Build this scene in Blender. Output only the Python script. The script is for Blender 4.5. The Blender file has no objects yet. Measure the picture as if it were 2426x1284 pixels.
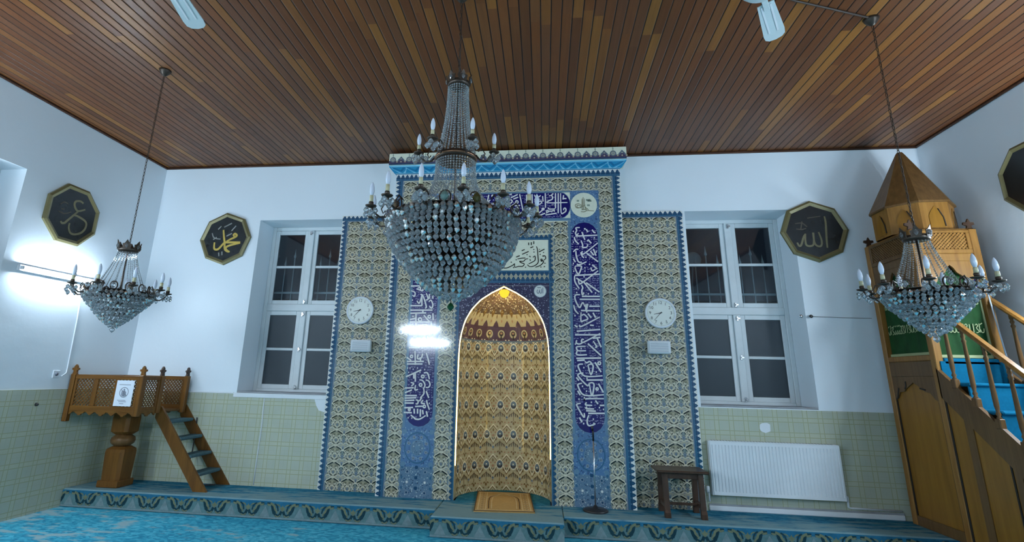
import bpy, math, random
from mathutils import Vector, Matrix
random.seed(7)
SC = bpy.context.scene
COL = SC.collection
PI = math.pi
# ------------------------------------------------------------------ camera, world, light, exposure
cam_d = bpy.data.cameras.new('camera')
cam_d.sensor_width = 36.0
cam_d.sensor_fit = 'HORIZONTAL'
cam_d.lens = 1231.23 / 2426 * 36
cam_d.shift_x = 83.02 / 2426
cam_d.shift_y = -82.275 / 2426
cam_d.clip_start = 0.05
cam = bpy.data.objects.new('camera', cam_d)
COL.objects.link(cam)
yaw, pitch, roll = -0.130834, 0.265676, 0.0242013
cy, sy, cp, sp, cr, sr = math.cos(yaw), math.sin(yaw), math.cos(pitch), math.sin(pitch), math.cos(roll), math.sin(roll)
Fv = Vector((sy*cp, cy*cp, sp)); rv = Vector((cy, -sy, 0)); uv = rv.cross(Fv)
Rv = cr*rv + sr*uv; Uv = -sr*rv + cr*uv
cam.matrix_world = Matrix(((Rv.x, Uv.x, -Fv.x, 0.0), (Rv.y, Uv.y, -Fv.y, -6.8519), (Rv.z, Uv.z, -Fv.z, 1.6), (0, 0, 0, 1)))
SC.camera = cam
SC.view_settings.view_transform = 'Standard'
SC.view_settings.look = 'None'
SC.view_settings.gamma = 1.0
SC.view_settings.use_curve_mapping = False
SC.view_settings.exposure = -0.13
w = bpy.data.worlds.new('night'); SC.world = w; w.use_nodes = True
w.node_tree.nodes['Background'].inputs[0].default_value = (0.02, 0.03, 0.05, 1)
w.node_tree.nodes['Background'].inputs[1].default_value = 0.4
TUBE_POWER = 250.0          # emission of the visible wall tubes
TUBE_COLOR = (0.715, 0.858, 1.0)
REAR_POWER = 640.0         # tubes behind the viewer
STRIP_POWER = 22.0
NICHE_W = 5.0              # warm lamp at the tip of the niche

XL, XR, H, YR = -5.777, 4.813, 4.627, -9.6
ZP, YF = 0.2, -0.68        # carpeted step: height and front edge
ZW = 1.35                  # top of the wall tiles
CX = -0.505                # axis of the prayer niche
YB = -0.21                 # front of the tiled block

# ------------------------------------------------------------------ node helpers
class V:
    def __init__(s, m, k): s.m, s.k = m, k
    def _b(s, o, op, r=False):
        a, b = (o, s) if r else (s, o)
        return s.m.math(op, a, b)
    def __add__(s, o): return s._b(o, 'ADD')
    def __radd__(s, o): return s._b(o, 'ADD', 1)
    def __sub__(s, o): return s._b(o, 'SUBTRACT')
    def __rsub__(s, o): return s._b(o, 'SUBTRACT', 1)
    def __mul__(s, o): return s._b(o, 'MULTIPLY')
    def __rmul__(s, o): return s._b(o, 'MULTIPLY', 1)
    def __truediv__(s, o): return s._b(o, 'DIVIDE')
    def __lt__(s, o): return s._b(o, 'LESS_THAN')
    def __gt__(s, o): return s._b(o, 'GREATER_THAN')
class Mat:
    def __init__(s, name, rough=0.5, color=(0.5, 0.5, 0.5), metal=0.0, spec=0.5, **kw):
        s.mat = bpy.data.materials.new(name); s.mat.use_nodes = True
        s.nt = s.mat.node_tree; s.bsdf = s.nt.nodes['Principled BSDF']
        s.set('Base Color', (*color, 1)); s.set('Roughness', rough); s.set('Metallic', metal); s.set('Specular IOR Level', spec)
        for k, v in kw.items(): s.set(k.replace('_', ' '), v)
        s.mat.diffuse_color = (*color, 1)
    def set(s, k, v):
        i = s.bsdf.inputs[k]
        if isinstance(v, V): s.nt.links.new(v.k, i)
        else: i.default_value = v
    def n(s, t, **kw):
        x = s.nt.nodes.new(t)
        for k, v in kw.items(): setattr(x, k, v)
        return x
    def put(s, i, v):
        if isinstance(v, V): s.nt.links.new(v.k, i)
        else: i.default_value = v
    def math(s, op, a, b=0.0):
        x = s.n('ShaderNodeMath', operation=op); s.put(x.inputs[0], a); s.put(x.inputs[1], b)
        return V(s, x.outputs[0])
    def xyz(s):
        t = s.n('ShaderNodeTexCoord'); q = s.n('ShaderNodeSeparateXYZ'); s.nt.links.new(t.outputs['Object'], q.inputs[0])
        return [V(s, q.outputs[i]) for i in range(3)]
    def vec(s, x, y, z):
        q = s.n('ShaderNodeCombineXYZ')
        for i, v in enumerate((x, y, z)): s.put(q.inputs[i], v)
        return V(s, q.outputs[0])
    def noise(s, vec=None, scale=5.0, detail=2.0, rough=0.5):
        x = s.n('ShaderNodeTexNoise')
        if vec is None: vec = s.vec(*s.xyz())
        s.nt.links.new(vec.k, x.inputs['Vector']); x.inputs['Scale'].default_value = scale
        x.inputs['Detail'].default_value = detail; x.inputs['Roughness'].default_value = rough
        return V(s, x.outputs['Fac'])
    def voro(s, vec=None, scale=5.0, out='Distance', feature='F1'):
        x = s.n('ShaderNodeTexVoronoi', feature=feature)
        if vec is None: vec = s.vec(*s.xyz())
        s.nt.links.new(vec.k, x.inputs['Vector']); x.inputs['Scale'].default_value = scale
        return V(s, x.outputs[out])
    def white(s, vec):
        x = s.n('ShaderNodeTexWhiteNoise', noise_dimensions='3D'); s.nt.links.new(vec.k, x.inputs['Vector'])
        return V(s, x.outputs['Value'])
    def ramp(s, f, stops, interp='LINEAR'):
        x = s.n('ShaderNodeValToRGB'); x.color_ramp.interpolation = interp
        e = x.color_ramp.elements
        while len(e) < len(stops): e.new(0.5)
        for i, (p, c) in enumerate(stops): e[i].position = p; e[i].color = (*c, 1)
        s.nt.links.new(f.k, x.inputs[0]); return V(s, x.outputs[0])
    def mix(s, f, a, b):
        x = s.n('ShaderNodeMix', data_type='RGBA')
        s.put(x.inputs[0], f)
        for i, v in ((6, a), (7, b)):
            if isinstance(v, V): s.nt.links.new(v.k, x.inputs[i])
            else: x.inputs[i].default_value = (*v, 1)
        return V(s, x.outputs[2])
    def bump(s, h, strength=0.3, dist=0.01):
        x = s.n('ShaderNodeBump'); x.inputs['Strength'].default_value = strength; x.inputs['Distance'].default_value = dist
        s.nt.links.new(h.k, x.inputs['Height']); s.nt.links.new(x.outputs[0], s.bsdf.inputs['Normal'])
M = {}
def mat(name, *a, **k):
    m = Mat(name, *a, **k); M[name] = m.mat; return m
def fl(v): return v.m.math('FLOOR', v)
def fr(v): return v.m.math('FRACT', v)
def ab(v): return v.m.math('ABSOLUTE', v)
def mx(a, b): return a.m.math('MAXIMUM', a, b)
def mn(a, b): return a.m.math('MINIMUM', a, b)
def plain(name, c, rough=0.5, var=0.12, sc=8.0, **k):
    m = mat(name, rough, c, **k)
    f = m.noise(scale=sc, detail=3)
    m.set('Base Color', m.mix(f, tuple(x*(1-var) for x in c), tuple(min(1, x*(1+var)) for x in c)))
    return m
# wall paint
m = mat('wall_paint', 0.42, (0.62, 0.70, 0.76), spec=0.35)
f = m.noise(scale=1.3, detail=4); m.set('Base Color', m.mix(f, (0.71, 0.79, 0.85), (0.75, 0.83, 0.88)))
m.bump(m.noise(scale=9, detail=5), 0.12, 0.02)
# ceiling planks run along Y
m = mat('ceiling_planks', 0.33, (0.1, 0.05, 0.03), spec=0.2)
x, y, z = m.xyz()
t = x / 0.0905; idx = fl(t); u = fr(t)
r1 = m.white(m.vec(idx, 3.1, 0.7)); seg = fl(y / 1.9 + r1 * 9.0); r2 = m.white(m.vec(idx, seg, 1.3))
cc = m.ramp(r2, [(0.0, (0.105, 0.037, 0.013)), (0.3, (0.17, 0.058, 0.017)), (0.55, (0.135, 0.052, 0.022)), (0.8, (0.21, 0.080, 0.020)), (1.0, (0.29, 0.122, 0.027))])
g = m.noise(m.vec(x*30.0, y*1.2, r2*40.0), 1.5, 4)
cc = m.mix(g * 0.45, cc, (0.03, 0.014, 0.01))
gap = mx(u < 0.05, u > 0.95)
m.set('Base Color', m.mix(gap, cc, (0.004, 0.003, 0.003)))
m.bump(mn(mn(u, 1.0 - u) * 9.0, 1.0) + g * 0.05, 0.5, 0.012)
m.set('Roughness', 0.28 + g * 0.15)
def wood(name, dark, light, rough=0.35, axis=2, sc=1.0):
    m = mat(name, rough, light, spec=0.22)
    c = m.xyz(); s = [26.0*sc]*3; s[axis] = 2.0*sc
    f = m.noise(m.vec(c[0]*s[0], c[1]*s[1], c[2]*s[2]), 1.0, 5, 0.6)
    m.set('Base Color', m.ramp(f, [(0.3, dark), (0.7, light)])); m.bump(f, 0.08, 0.005)
    return m
wood('oak', (0.10, 0.041, 0.009), (0.18, 0.079, 0.016))
wood('oak_flat', (0.10, 0.041, 0.009), (0.18, 0.079, 0.016), axis=0)
wood('minbar_wood', (0.18, 0.078, 0.016), (0.31, 0.150, 0.036))
wood('panel_wood', (0.19, 0.083, 0.010), (0.27, 0.125, 0.018), sc=0.6)
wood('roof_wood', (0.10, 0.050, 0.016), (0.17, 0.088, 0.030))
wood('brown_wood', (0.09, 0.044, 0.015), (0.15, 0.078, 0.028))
wood('dark_wood', (0.035, 0.02, 0.014), (0.075, 0.042, 0.026))
wood('trim_wood', (0.03, 0.013, 0.008), (0.075, 0.032, 0.018), axis=0)
plain('groove', (0.012, 0.008, 0.006), 0.7)
# wall tiles: plaid of double lines; horizontal coordinate is x+y (works on every wall)
m = mat('wall_tiles', 0.22, (0.45, 0.5, 0.4), spec=0.5)
x, y, z = m.xyz()
def lines(t, p):
    f = fr(t / p)
    d = mx(ab(f - 0.35) < 0.026, ab(f - 0.65) < 0.026)
    d2 = (ab(f - 0.5) < 0.16)
    return d, d2
a1, b1 = lines(x + y + 0.05, 0.165); a2, b2 = lines(z + 0.03, 0.165)
n1 = m.noise(scale=5, detail=5)
base = m.mix(n1, (0.38, 0.425, 0.345), (0.47, 0.505, 0.41))
base = m.mix(mx(b1, b2) * 0.25, base, (0.52, 0.54, 0.36))
base = m.mix(mx(a1, a2) * (0.35 + n1 * 0.5), base, (0.30, 0.31, 0.16))
gr = mx(fr((x + y + 0.05) / 0.33) < 0.008, fr((z + 0.03) / 0.33) < 0.008)
m.set('Base Color', m.mix(gr * 0.5, base, (0.34, 0.36, 0.28)))
m.bump(n1, 0.06, 0.01)
# carpets
def carpet(name, step=False):
    m = mat(name, 0.95, (0.05, 0.25, 0.38), spec=0.1)
    x, y, z = m.xyz()
    cell = m.voro(m.vec(x*14.0, y*24.0, 0.0), 1.6, 'Color')
    q = m.n('ShaderNodeSeparateColor'); m.nt.links.new(cell.k, q.inputs[0]); cv = V(m, q.outputs[0])
    big = m.noise(m.vec(x*0.9, y*2.0, 0.3), 1.0, 3)
    c = m.ramp(cv*0.55 + big*0.45, [(0.2, (0.022, 0.22, 0.35)), (0.5, (0.045, 0.35, 0.50)), (0.75, (0.095, 0.46, 0.60)), (1.0, (0.20, 0.57, 0.67))])
    if step:
        tt = m.noise(m.vec(x*2.5, y*9.0, 2.0), 1.4, 5)
        c = m.ramp(cv*0.4 + tt*0.6, [(0.25, (0.012, 0.11, 0.20)), (0.5, (0.02, 0.17, 0.27)), (0.8, (0.06, 0.24, 0.32))])
        band = mn(mx((tt - 0.42) * 5.0 + (-0.33 - y) * 3.0, 0.0), 1.0)
        c = m.mix(band * 0.8, c, (0.20, 0.30, 0.31))
    else:
        zig = m.voro(m.vec(x*1.3, y*2.3, 0.0), 1.0, 'Distance')
        nn = m.noise(m.vec(x*3.0, y*7.0, 5.0), 1.6, 5)
        pat = mn(mx((nn + zig*0.35 - 0.80) * 9.0 + (-1.25 - y) * 0.9 - (x + 3.6) * 0.7, 0.0), 1.0)
        c = m.mix(pat * 0.75, c, (0.34, 0.44, 0.44))
    m.set('Base Color', c); m.bump(cv, 0.4, 0.01)
carpet('carpet'); carpet('step_carpet', True)
plain('riser_ground', (0.10, 0.19, 0.20), 0.95, 0.35, 25.0, spec=0.1)
plain('riser_top', (0.02, 0.13, 0.22), 0.95, 0.3, 20.0, spec=0.1)
plain('riser_dark', (0.012, 0.045, 0.06), 0.95, 0.3, 30.0, spec=0.1)
plain('riser_olive', (0.16, 0.18, 0.11), 0.95, 0.3, 30.0, spec=0.1)
plain('riser_pale', (0.17, 0.24, 0.25), 0.95, 0.3, 30.0, spec=0.1)
plain('stair_carpet', (0.004, 0.115, 0.21), 0.95, 0.2, 40.0, spec=0.1)
plain('tread_carpet', (0.07, 0.13, 0.15), 0.95, 0.3, 40.0, spec=0.1)
plain('rug_gold', (0.42, 0.27, 0.10), 0.9, 0.2, 30.0, spec=0.15)
plain('rug_light', (0.55, 0.42, 0.22), 0.9, 0.2, 30.0, spec=0.15)
plain('rug_dark', (0.12, 0.07, 0.03), 0.9, 0.2, 30.0, spec=0.15)
# glazed tile colours
def glaze(name, c, rough=0.08, var=0.10, sc=30.0):
    m = plain(name, c, rough, var, sc); return m
glaze('t_cream', (0.37, 0.355, 0.27)); glaze('t_ground', (0.15, 0.19, 0.20)); glaze('t_ground2', (0.26, 0.25, 0.17)); glaze('t_light', (0.74, 0.70, 0.53)); glaze('t_black', (0.012, 0.014, 0.014))
glaze('t_olive', (0.19, 0.18, 0.11)); glaze('t_slate', (0.20, 0.25, 0.30)); glaze('t_slate_dark', (0.10, 0.14, 0.18))
glaze('t_green', (0.24, 0.30, 0.24)); glaze('t_tan', (0.42, 0.38, 0.26)); glaze('t_navy', (0.016, 0.060, 0.125)); glaze('t_blue', (0.035, 0.115, 0.20))
glaze('t_cobalt', (0.008, 0.007, 0.105)); glaze('t_mark', (0.26, 0.25, 0.38)); glaze('t_white', (0.68, 0.70, 0.66)); glaze('t_ivory', (0.70, 0.72, 0.58))
glaze('t_turq', (0.02, 0.27, 0.50)); glaze('t_turq_light', (0.22, 0.58, 0.76)); glaze('t_turq_deep', (0.012, 0.16, 0.34))
glaze('t_skyframe', (0.115, 0.21, 0.30)); glaze('t_plum', (0.065, 0.05, 0.10)); glaze('t_letter', (0.74, 0.73, 0.70))
glaze('n_gold', (0.47, 0.40, 0.23)); glaze('n_light', (0.76, 0.70, 0.49)); glaze('n_brown', (0.20, 0.12, 0.04)); glaze('n_dark', (0.05, 0.035, 0.025))
glaze('n_slate', (0.13, 0.17, 0.20)); glaze('n_plum', (0.10, 0.055, 0.07)); glaze('n_red', (0.40, 0.22, 0.12))
def speckle(name, base, spots, scale, thr=0.33):
    m = mat(name, 0.09, base)
    x, y, z = m.xyz()
    v = m.vec(x, y*0.6, z)
    d = m.voro(v, scale); cell = m.voro(v, scale, 'Color')
    q = m.n('ShaderNodeSeparateColor'); m.nt.links.new(cell.k, q.inputs[0]); r = V(m, q.outputs[0])
    sp = m.ramp(r, [(i/len(spots), c) for i, c in enumerate(spots)], 'CONSTANT')
    m.set('Base Color', m.mix(d < thr, base, sp))
speckle('spandrel_tile', (0.035, 0.03, 0.07), [(0.30, 0.30, 0.36), (0.05, 0.04, 0.09), (0.16, 0.15, 0.22), (0.02, 0.02, 0.04)], 46, 0.36)
speckle('dome_tile', (0.13, 0.09, 0.06), [(0.55, 0.50, 0.36), (0.04, 0.03, 0.03), (0.3, 0.26, 0.18), (0.16, 0.1, 0.1)], 46, 0.4)
speckle('rosette_tile', (0.085, 0.17, 0.31), [(0.22, 0.33, 0.43), (0.05, 0.10, 0.22), (0.15, 0.26, 0.40), (0.04, 0.08, 0.16)], 40, 0.36)
speckle('meadow_tile', (0.11, 0.18, 0.26), [(0.38, 0.46, 0.48), (0.03, 0.06, 0.11), (0.2, 0.28, 0.33), (0.05, 0.12, 0.2)], 48, 0.36)
# others
plain('white_gloss', (0.72, 0.77, 0.80), 0.3, 0.04)
plain('white_plastic', (0.66, 0.71, 0.76), 0.4, 0.04)
plain('window_white', (0.62, 0.68, 0.70), 0.4, 0.08)
plain('stone_sill', (0.30, 0.32, 0.34), 0.6, 0.3)
plain('plaster_patch', (0.70, 0.75, 0.78), 0.7, 0.05)
plain('grey_pane', (0.030, 0.045, 0.055), 0.45, 0.1, 2.0, spec=0.3)
plain('night_wall', (0.05, 0.05, 0.05), 0.9, 0.3, 3.0)
plain('iron', (0.50, 0.52, 0.53), 0.5, 0.15)
plain('gold_frame', (0.18, 0.16, 0.075), 0.35, 0.15, metal=0.35)
plain('plaque_black', (0.014, 0.017, 0.018), 0.25, 0.4, 12.0)
plain('gold_script', (0.50, 0.36, 0.07), 0.4, 0.1)
plain('gold_dim', (0.17, 0.15, 0.075), 0.45, 0.15)
plain('gold_faint', (0.07, 0.055, 0.035), 0.5, 0.2)
plain('grey_script', (0.22, 0.23, 0.21), 0.5, 0.2)
plain('green_cloth', (0.010, 0.050, 0.012), 0.8, 0.5, 9.0, spec=0.2)
plain('fringe', (0.33, 0.37, 0.19), 0.8, 0.2)
plain('clock_face', (0.72, 0.76, 0.70), 0.4, 0.02)
plain('black_plastic', (0.012, 0.012, 0.013), 0.4, 0.1)
plain('ink', (0.02, 0.02, 0.022), 0.5, 0.1)
plain('grey_ink', (0.18, 0.20, 0.25), 0.6, 0.1)
plain('paper', (0.70, 0.76, 0.84), 0.7, 0.03)
plain('chrome', (0.55, 0.56, 0.58), 0.22, 0.05, metal=0.9)
plain('bronze', (0.055, 0.042, 0.032), 0.38, 0.3, 20.0, metal=0.6)
plain('copper', (0.30, 0.16, 0.09), 0.35, 0.3, 20.0, metal=0.7)
plain('bulb_glass', (0.62, 0.70, 0.82), 0.12, 0.03)
plain('candle_sleeve', (0.50, 0.49, 0.31), 0.5, 0.1)
plain('fan_white', (0.55, 0.66, 0.68), 0.4, 0.08)
plain('cable_brown', (0.03, 0.018, 0.012), 0.6, 0.2)
def crystal(name, c, rough=0.0, tr=0.88, ior=1.46):
    m = mat(name, rough, c); m.set('Transmission Weight', tr); m.set('IOR', ior); m.set('Specular IOR Level', 0.8)
    f = m.noise(scale=60.0); m.set('Base Color', m.mix(f, tuple(k*0.86 for k in c), c))
crystal('crystal', (0.86, 0.92, 0.96)); crystal('bead', (0.80, 0.86, 0.88), 0.03, 0.9)
m = plain('cut_facet', (0.86, 0.83, 0.80), 0.08, 0.05, metal=0.85)
crystal('gem_amber', (0.25, 0.15, 0.08), 0.05, 0.5); crystal('gem_teal', (0.25, 0.42, 0.38), 0.05, 0.5); crystal('gem_olive', (0.14, 0.13, 0.04), 0.05, 0.5)
crystal('gem_green', (0.01, 0.10, 0.03), 0.05, 0.5); crystal('gem_blue', (0.015, 0.02, 0.55), 0.05, 0.4)
# window glass: transparent with a mirror coat
gm = bpy.data.materials.new('window_glass'); gm.use_nodes = True; nt = gm.node_tree; nt.nodes.clear()
o_ = nt.nodes.new('ShaderNodeOutputMaterial'); mxs = nt.nodes.new('ShaderNodeMixShader'); tr = nt.nodes.new('ShaderNodeBsdfTransparent')
gl = nt.nodes.new('ShaderNodeBsdfGlossy'); gl.inputs['Roughness'].default_value = 0.02; fz = nt.nodes.new('ShaderNodeFresnel'); fz.inputs[0].default_value = 1.5
nz = nt.nodes.new('ShaderNodeTexNoise'); nz.inputs['Scale'].default_value = 1.0
tr.inputs[0].default_value = (0.75, 0.82, 0.85, 1)
nt.links.new(fz.outputs[0], mxs.inputs[0]); nt.links.new(tr.outputs[0], mxs.inputs[1]); nt.links.new(gl.outputs[0], mxs.inputs[2]); nt.links.new(mxs.outputs[0], o_.inputs[0])
M['window_glass'] = gm
def emit(name, c, s):
    e = bpy.data.materials.new(name); e.use_nodes = True; n = e.node_tree; n.nodes.clear()
    o = n.nodes.new('ShaderNodeOutputMaterial'); q = n.nodes.new('ShaderNodeEmission'); q.inputs[0].default_value = (*c, 1); q.inputs[1].default_value = s
    n.links.new(q.outputs[0], o.inputs[0]); M[name] = e
emit('tube_glow', TUBE_COLOR, TUBE_POWER); emit('rear_tube_glow', TUBE_COLOR, REAR_POWER)
emit('strip_glow', (1.0, 0.70, 0.22), STRIP_POWER)
emit('led_yellow', (1.0, 0.75, 0.05), 1.2)

# ------------------------------------------------------------------ mesh helpers
class MB:
    def __init__(s): s.v, s.f, s.m, s.s, s.mats = [], [], [], [], []
    def mi(s, name):
        if name not in s.mats: s.mats.append(name)
        return s.mats.index(name)
    def add(s, vs, fs, mat, smooth=False):
        b = len(s.v); s.v += [tuple(p) for p in vs]; k = s.mi(mat)
        for f in fs: s.f.append([i + b for i in f]); s.m.append(k); s.s.append(smooth)
        return s
    def box(s, lo, hi, mat, tf=None):
        (a, b, c), (d, e, f) = lo, hi
        vs = [(a, b, c), (d, b, c), (d, e, c), (a, e, c), (a, b, f), (d, b, f), (d, e, f), (a, e, f)]
        if tf: vs = [tf(Vector(p)) for p in vs]
        return s.add(vs, [(0, 3, 2, 1), (4, 5, 6, 7), (0, 1, 5, 4), (1, 2, 6, 5), (2, 3, 7, 6), (3, 0, 4, 7)], mat)
    def bbox(s, lo, hi, mat, b=0.006, tf=None):
        # box with chamfered edges
        lo, hi = Vector(lo), Vector(hi); b = min(b, *[(hi[i]-lo[i])*0.45 for i in range(3)])
        vs = {}; L = []
        for ix in (0, 1):
            for iy in (0, 1):
                for iz in (0, 1):
                    c = [(lo, hi)[k][j] for j, k in enumerate((ix, iy, iz))]
                    for ax in range(3):
                        p = list(c)
                        for j in range(3):
                            if j != ax: p[j] += b if (ix, iy, iz)[j] == 0 else -b
                        vs[(ix, iy, iz, ax)] = len(L); L.append(Vector(p))
        F = []
        for ax in range(3):
            o = [j for j in range(3) if j != ax]
            for sd in (0, 1):
                q = []
                for a_, b_ in ((0, 0), (1, 0), (1, 1), (0, 1)):
                    k = [0, 0, 0]; k[ax] = sd; k[o[0]] = a_; k[o[1]] = b_; q.append(vs[(*k, ax)])
                F.append(q)
            for a_ in (0, 1):
                for b_ in (0, 1):
                    q = []
                    k = [0, 0, 0]; k[o[0]] = a_; k[o[1]] = b_
                    k0 = list(k); k0[ax] = 0; k1 = list(k); k1[ax] = 1
                    F.append([vs[(*k0, o[0])], vs[(*k1, o[0])], vs[(*k1, o[1])], vs[(*k0, o[1])]])
        for ix in (0, 1):
            for iy in (0, 1):
                for iz in (0, 1): F.append([vs[(ix, iy, iz, a)] for a in range(3)])
        if tf: L = [tf(p) for p in L]
        return s.add(L, F, mat)
    def prism(s, pts, fn, h0, h1, mat):
        # pts: 2D outline, fn(u, v, h) -> 3D
        n = len(pts)
        vs = [fn(u, v, h0) for u, v in pts] + [fn(u, v, h1) for u, v in pts]
        fs = [list(range(n)), list(range(2*n-1, n-1, -1))] + [(i, i+n, (i+1) % n + n, (i+1) % n) for i in range(n)]
        return s.add(vs, fs, mat)
    def tube(s, path, r, mat, n=8, caps=True, smooth=True):
        path = [Vector(p) for p in path]; rs = r if isinstance(r, (list, tuple)) else [r]*len(path)
        vs, fs = [], []; up = None
        for i, p in enumerate(path):
            d = (path[min(i+1, len(path)-1)] - path[max(i-1, 0)]).normalized()
            if up is None: up = Vector((0, 0, 1)) if abs(d.z) < 0.9 else Vector((1, 0, 0))
            a = d.cross(up).normalized(); b = a.cross(d).normalized(); up = b
            for k in range(n):
                t = 2*PI*k/n; vs.append(p + (a*math.cos(t) + b*math.sin(t))*rs[i])
        for i in range(len(path)-1):
            for k in range(n): fs.append((i*n+k, i*n+(k+1) % n, (i+1)*n+(k+1) % n, (i+1)*n+k))
        if caps: fs += [tuple(range(n-1, -1, -1)), tuple(range((len(path)-1)*n, len(path)*n))]
        return s.add(vs, fs, mat, smooth)
    def lathe(s, prof, c, mat, n=20, smooth=True, rot=0.0, tf=None):
        vs, fs = [], []
        for r, z in prof:
            for k in range(n):
                t = 2*PI*k/n + rot; p = Vector((c[0]+r*math.cos(t), c[1]+r*math.sin(t), c[2]+z)); vs.append(tf(p) if tf else p)
        for i in range(len(prof)-1):
            for k in range(n): fs.append((i*n+k, i*n+(k+1) % n, (i+1)*n+(k+1) % n, (i+1)*n+k))
        fs += [tuple(range(n-1, -1, -1)), tuple(range((len(prof)-1)*n, len(prof)*n))]
        return s.add(vs, fs, mat, smooth)
    def gem(s, c, r, h, mat, n=6, flat=1.0):
        # faceted crystal: a girdle of n corners between two tips, with crown facets
        c = Vector(c); vs = [c + Vector((0, 0, h)), c - Vector((0, 0, h))]; fs = []
        for lv, (rr, zz) in enumerate(((0.62, 0.55), (1.0, 0.0), (0.62, -0.55))):
            for k in range(n):
                t = 2*PI*(k + 0.5*(lv % 2))/n
                vs.append(c + Vector((math.cos(t)*r*rr, math.sin(t)*r*rr*flat, h*zz)))
        for k in range(n):
            a, b, d = 2+k, 2+(k+1) % n, 2+n+k; e = 2+n+(k+1) % n; g, h2 = 2+2*n+k, 2+2*n+(k+1) % n
            fs += [(0, a, b), (a, d, b), (b, d, e), (d, g, h2), (d, h2, e), (1, h2, g)]
        return s.add(vs, fs, mat)
    def build(s, name, parent=None, label=None):
        me = bpy.data.meshes.new(name); me.from_pydata(s.v, [], s.f)
        for k in s.mats: me.materials.append(M[k])
        me.polygons.foreach_set('material_index', s.m); me.polygons.foreach_set('use_smooth', s.s); me.update()
        o = bpy.data.objects.new(name, me); COL.objects.link(o)
        if parent:
            o.parent = parent
            q = parent; off = Vector((0, 0, 0))
            while q: off += q.location; q = q.parent
            me.transform(Matrix.Translation(-off))
        if label: o['label'] = label
        return o
def tag(o, label, cat, group=None):
    o['label'] = label; o['category'] = cat
    if group: o['group'] = group
    return o
def thing(name, loc, label, cat, group=None):
    o = bpy.data.objects.new(name, None); o.location = loc; o.empty_display_size = 0.05; COL.objects.link(o)
    return tag(o, label, cat, group)
def struct(o): o['kind'] = 'structure'; return o
def sroot(name, loc):
    o = bpy.data.objects.new(name, None); o.location = loc; o.empty_display_size = 0.05; COL.objects.link(o); o['kind'] = 'structure'
    return o
def copy_tree(o, parent=None):
    c = o.copy(); COL.objects.link(c)
    if parent: c.parent = parent
    for ch in list(o.children): copy_tree(ch, c)
    return c
def spline(pts, k=4):
    if len(pts) < 3: return pts
    out = []; n = len(pts)
    for i in range(n-1):
        p0, p1, p2, p3 = pts[max(i-1, 0)], pts[i], pts[i+1], pts[min(i+2, n-1)]
        for j in range(k):
            t = j/k; q = []
            for a in range(2):
                q.append(0.5*((2*p1[a]) + (-p0[a]+p2[a])*t + (2*p0[a]-5*p1[a]+4*p2[a]-p3[a])*t*t + (-p0[a]+3*p1[a]-3*p2[a]+p3[a])*t**3))
            out.append(tuple(q))
    out.append(pts[-1]); return out
def ribbon2(pts, w, k=4, taper=0.0):
    pts = spline(pts, k); L, R_ = [], []; n = len(pts)
    for i, p in enumerate(pts):
        a, b = pts[max(i-1, 0)], pts[min(i+1, n-1)]; dx, dy = b[0]-a[0], b[1]-a[1]; d = math.hypot(dx, dy) or 1.0
        ww = w*0.5*(1 - taper*abs(2*i/(n-1)-1)**2); nx, ny = -dy/d*ww, dx/d*ww
        L.append((p[0]+nx, p[1]+ny)); R_.append((p[0]-nx, p[1]-ny))
    return L, R_
# flat pattern made of layered coloured pieces; fn(u, v, h) places it on a surface
class Pat:
    def __init__(s, fn, eps=0.0007): s.fn, s.eps, s.b = fn, eps, MB(); s.clip = None; s.k = 0
    def poly(s, pts, mat, layer=1):
        if s.clip: pts = clip_rect(pts, s.clip)
        if len(pts) < 3: return
        s.k += 1; h = layer*s.eps + (s.k % 61)*s.eps*.015   # no two pieces share a plane
        s.b.add([s.fn(u, v, h) for u, v in pts], [tuple(range(len(pts)))], mat)
    def rect(s, u0, v0, u1, v1, mat, layer=0): s.poly([(u0, v0), (u1, v0), (u1, v1), (u0, v1)], mat, layer)
    def rib(s, pts, w, mat, layer=2, k=3, taper=0.0):
        L, R_ = ribbon2(pts, w, k, taper)
        for i in range(len(L)-1): s.poly([L[i], R_[i], R_[i+1], L[i+1]], mat, layer)
    def ell(s, u, v, a, b, mat, layer=2, rot=0.0, n=8):
        c, q = math.cos(rot), math.sin(rot)
        s.poly([(u + a*math.cos(2*PI*k/n)*c - b*math.sin(2*PI*k/n)*q, v + a*math.cos(2*PI*k/n)*q + b*math.sin(2*PI*k/n)*c) for k in range(n)], mat, layer)
    def build(s, name, parent=None, label=None): return s.b.build(name, parent, label)
def clip_rect(p, r):
    u0, v0, u1, v1 = r
    for ax, lim, sg in ((0, u0, 1), (0, u1, -1), (1, v0, 1), (1, v1, -1)):
        out = []
        for i in range(len(p)):
            a, b = p[i-1], p[i]; da, db = sg*(a[ax]-lim), sg*(b[ax]-lim)
            if (da < 0) != (db < 0):
                t = da/(da-db); out.append((a[0]+(b[0]-a[0])*t, a[1]+(b[1]-a[1])*t))
            if db >= 0: out.append(b)
        p = out
        if not p: return p
    return p
def wallY(y0): return lambda u, v, h: Vector((u, y0 - h, v))
def letters(s): return [[tuple(float(k) for k in p.split(',')) for p in st.split()] for st in s.split(';')]
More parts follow.
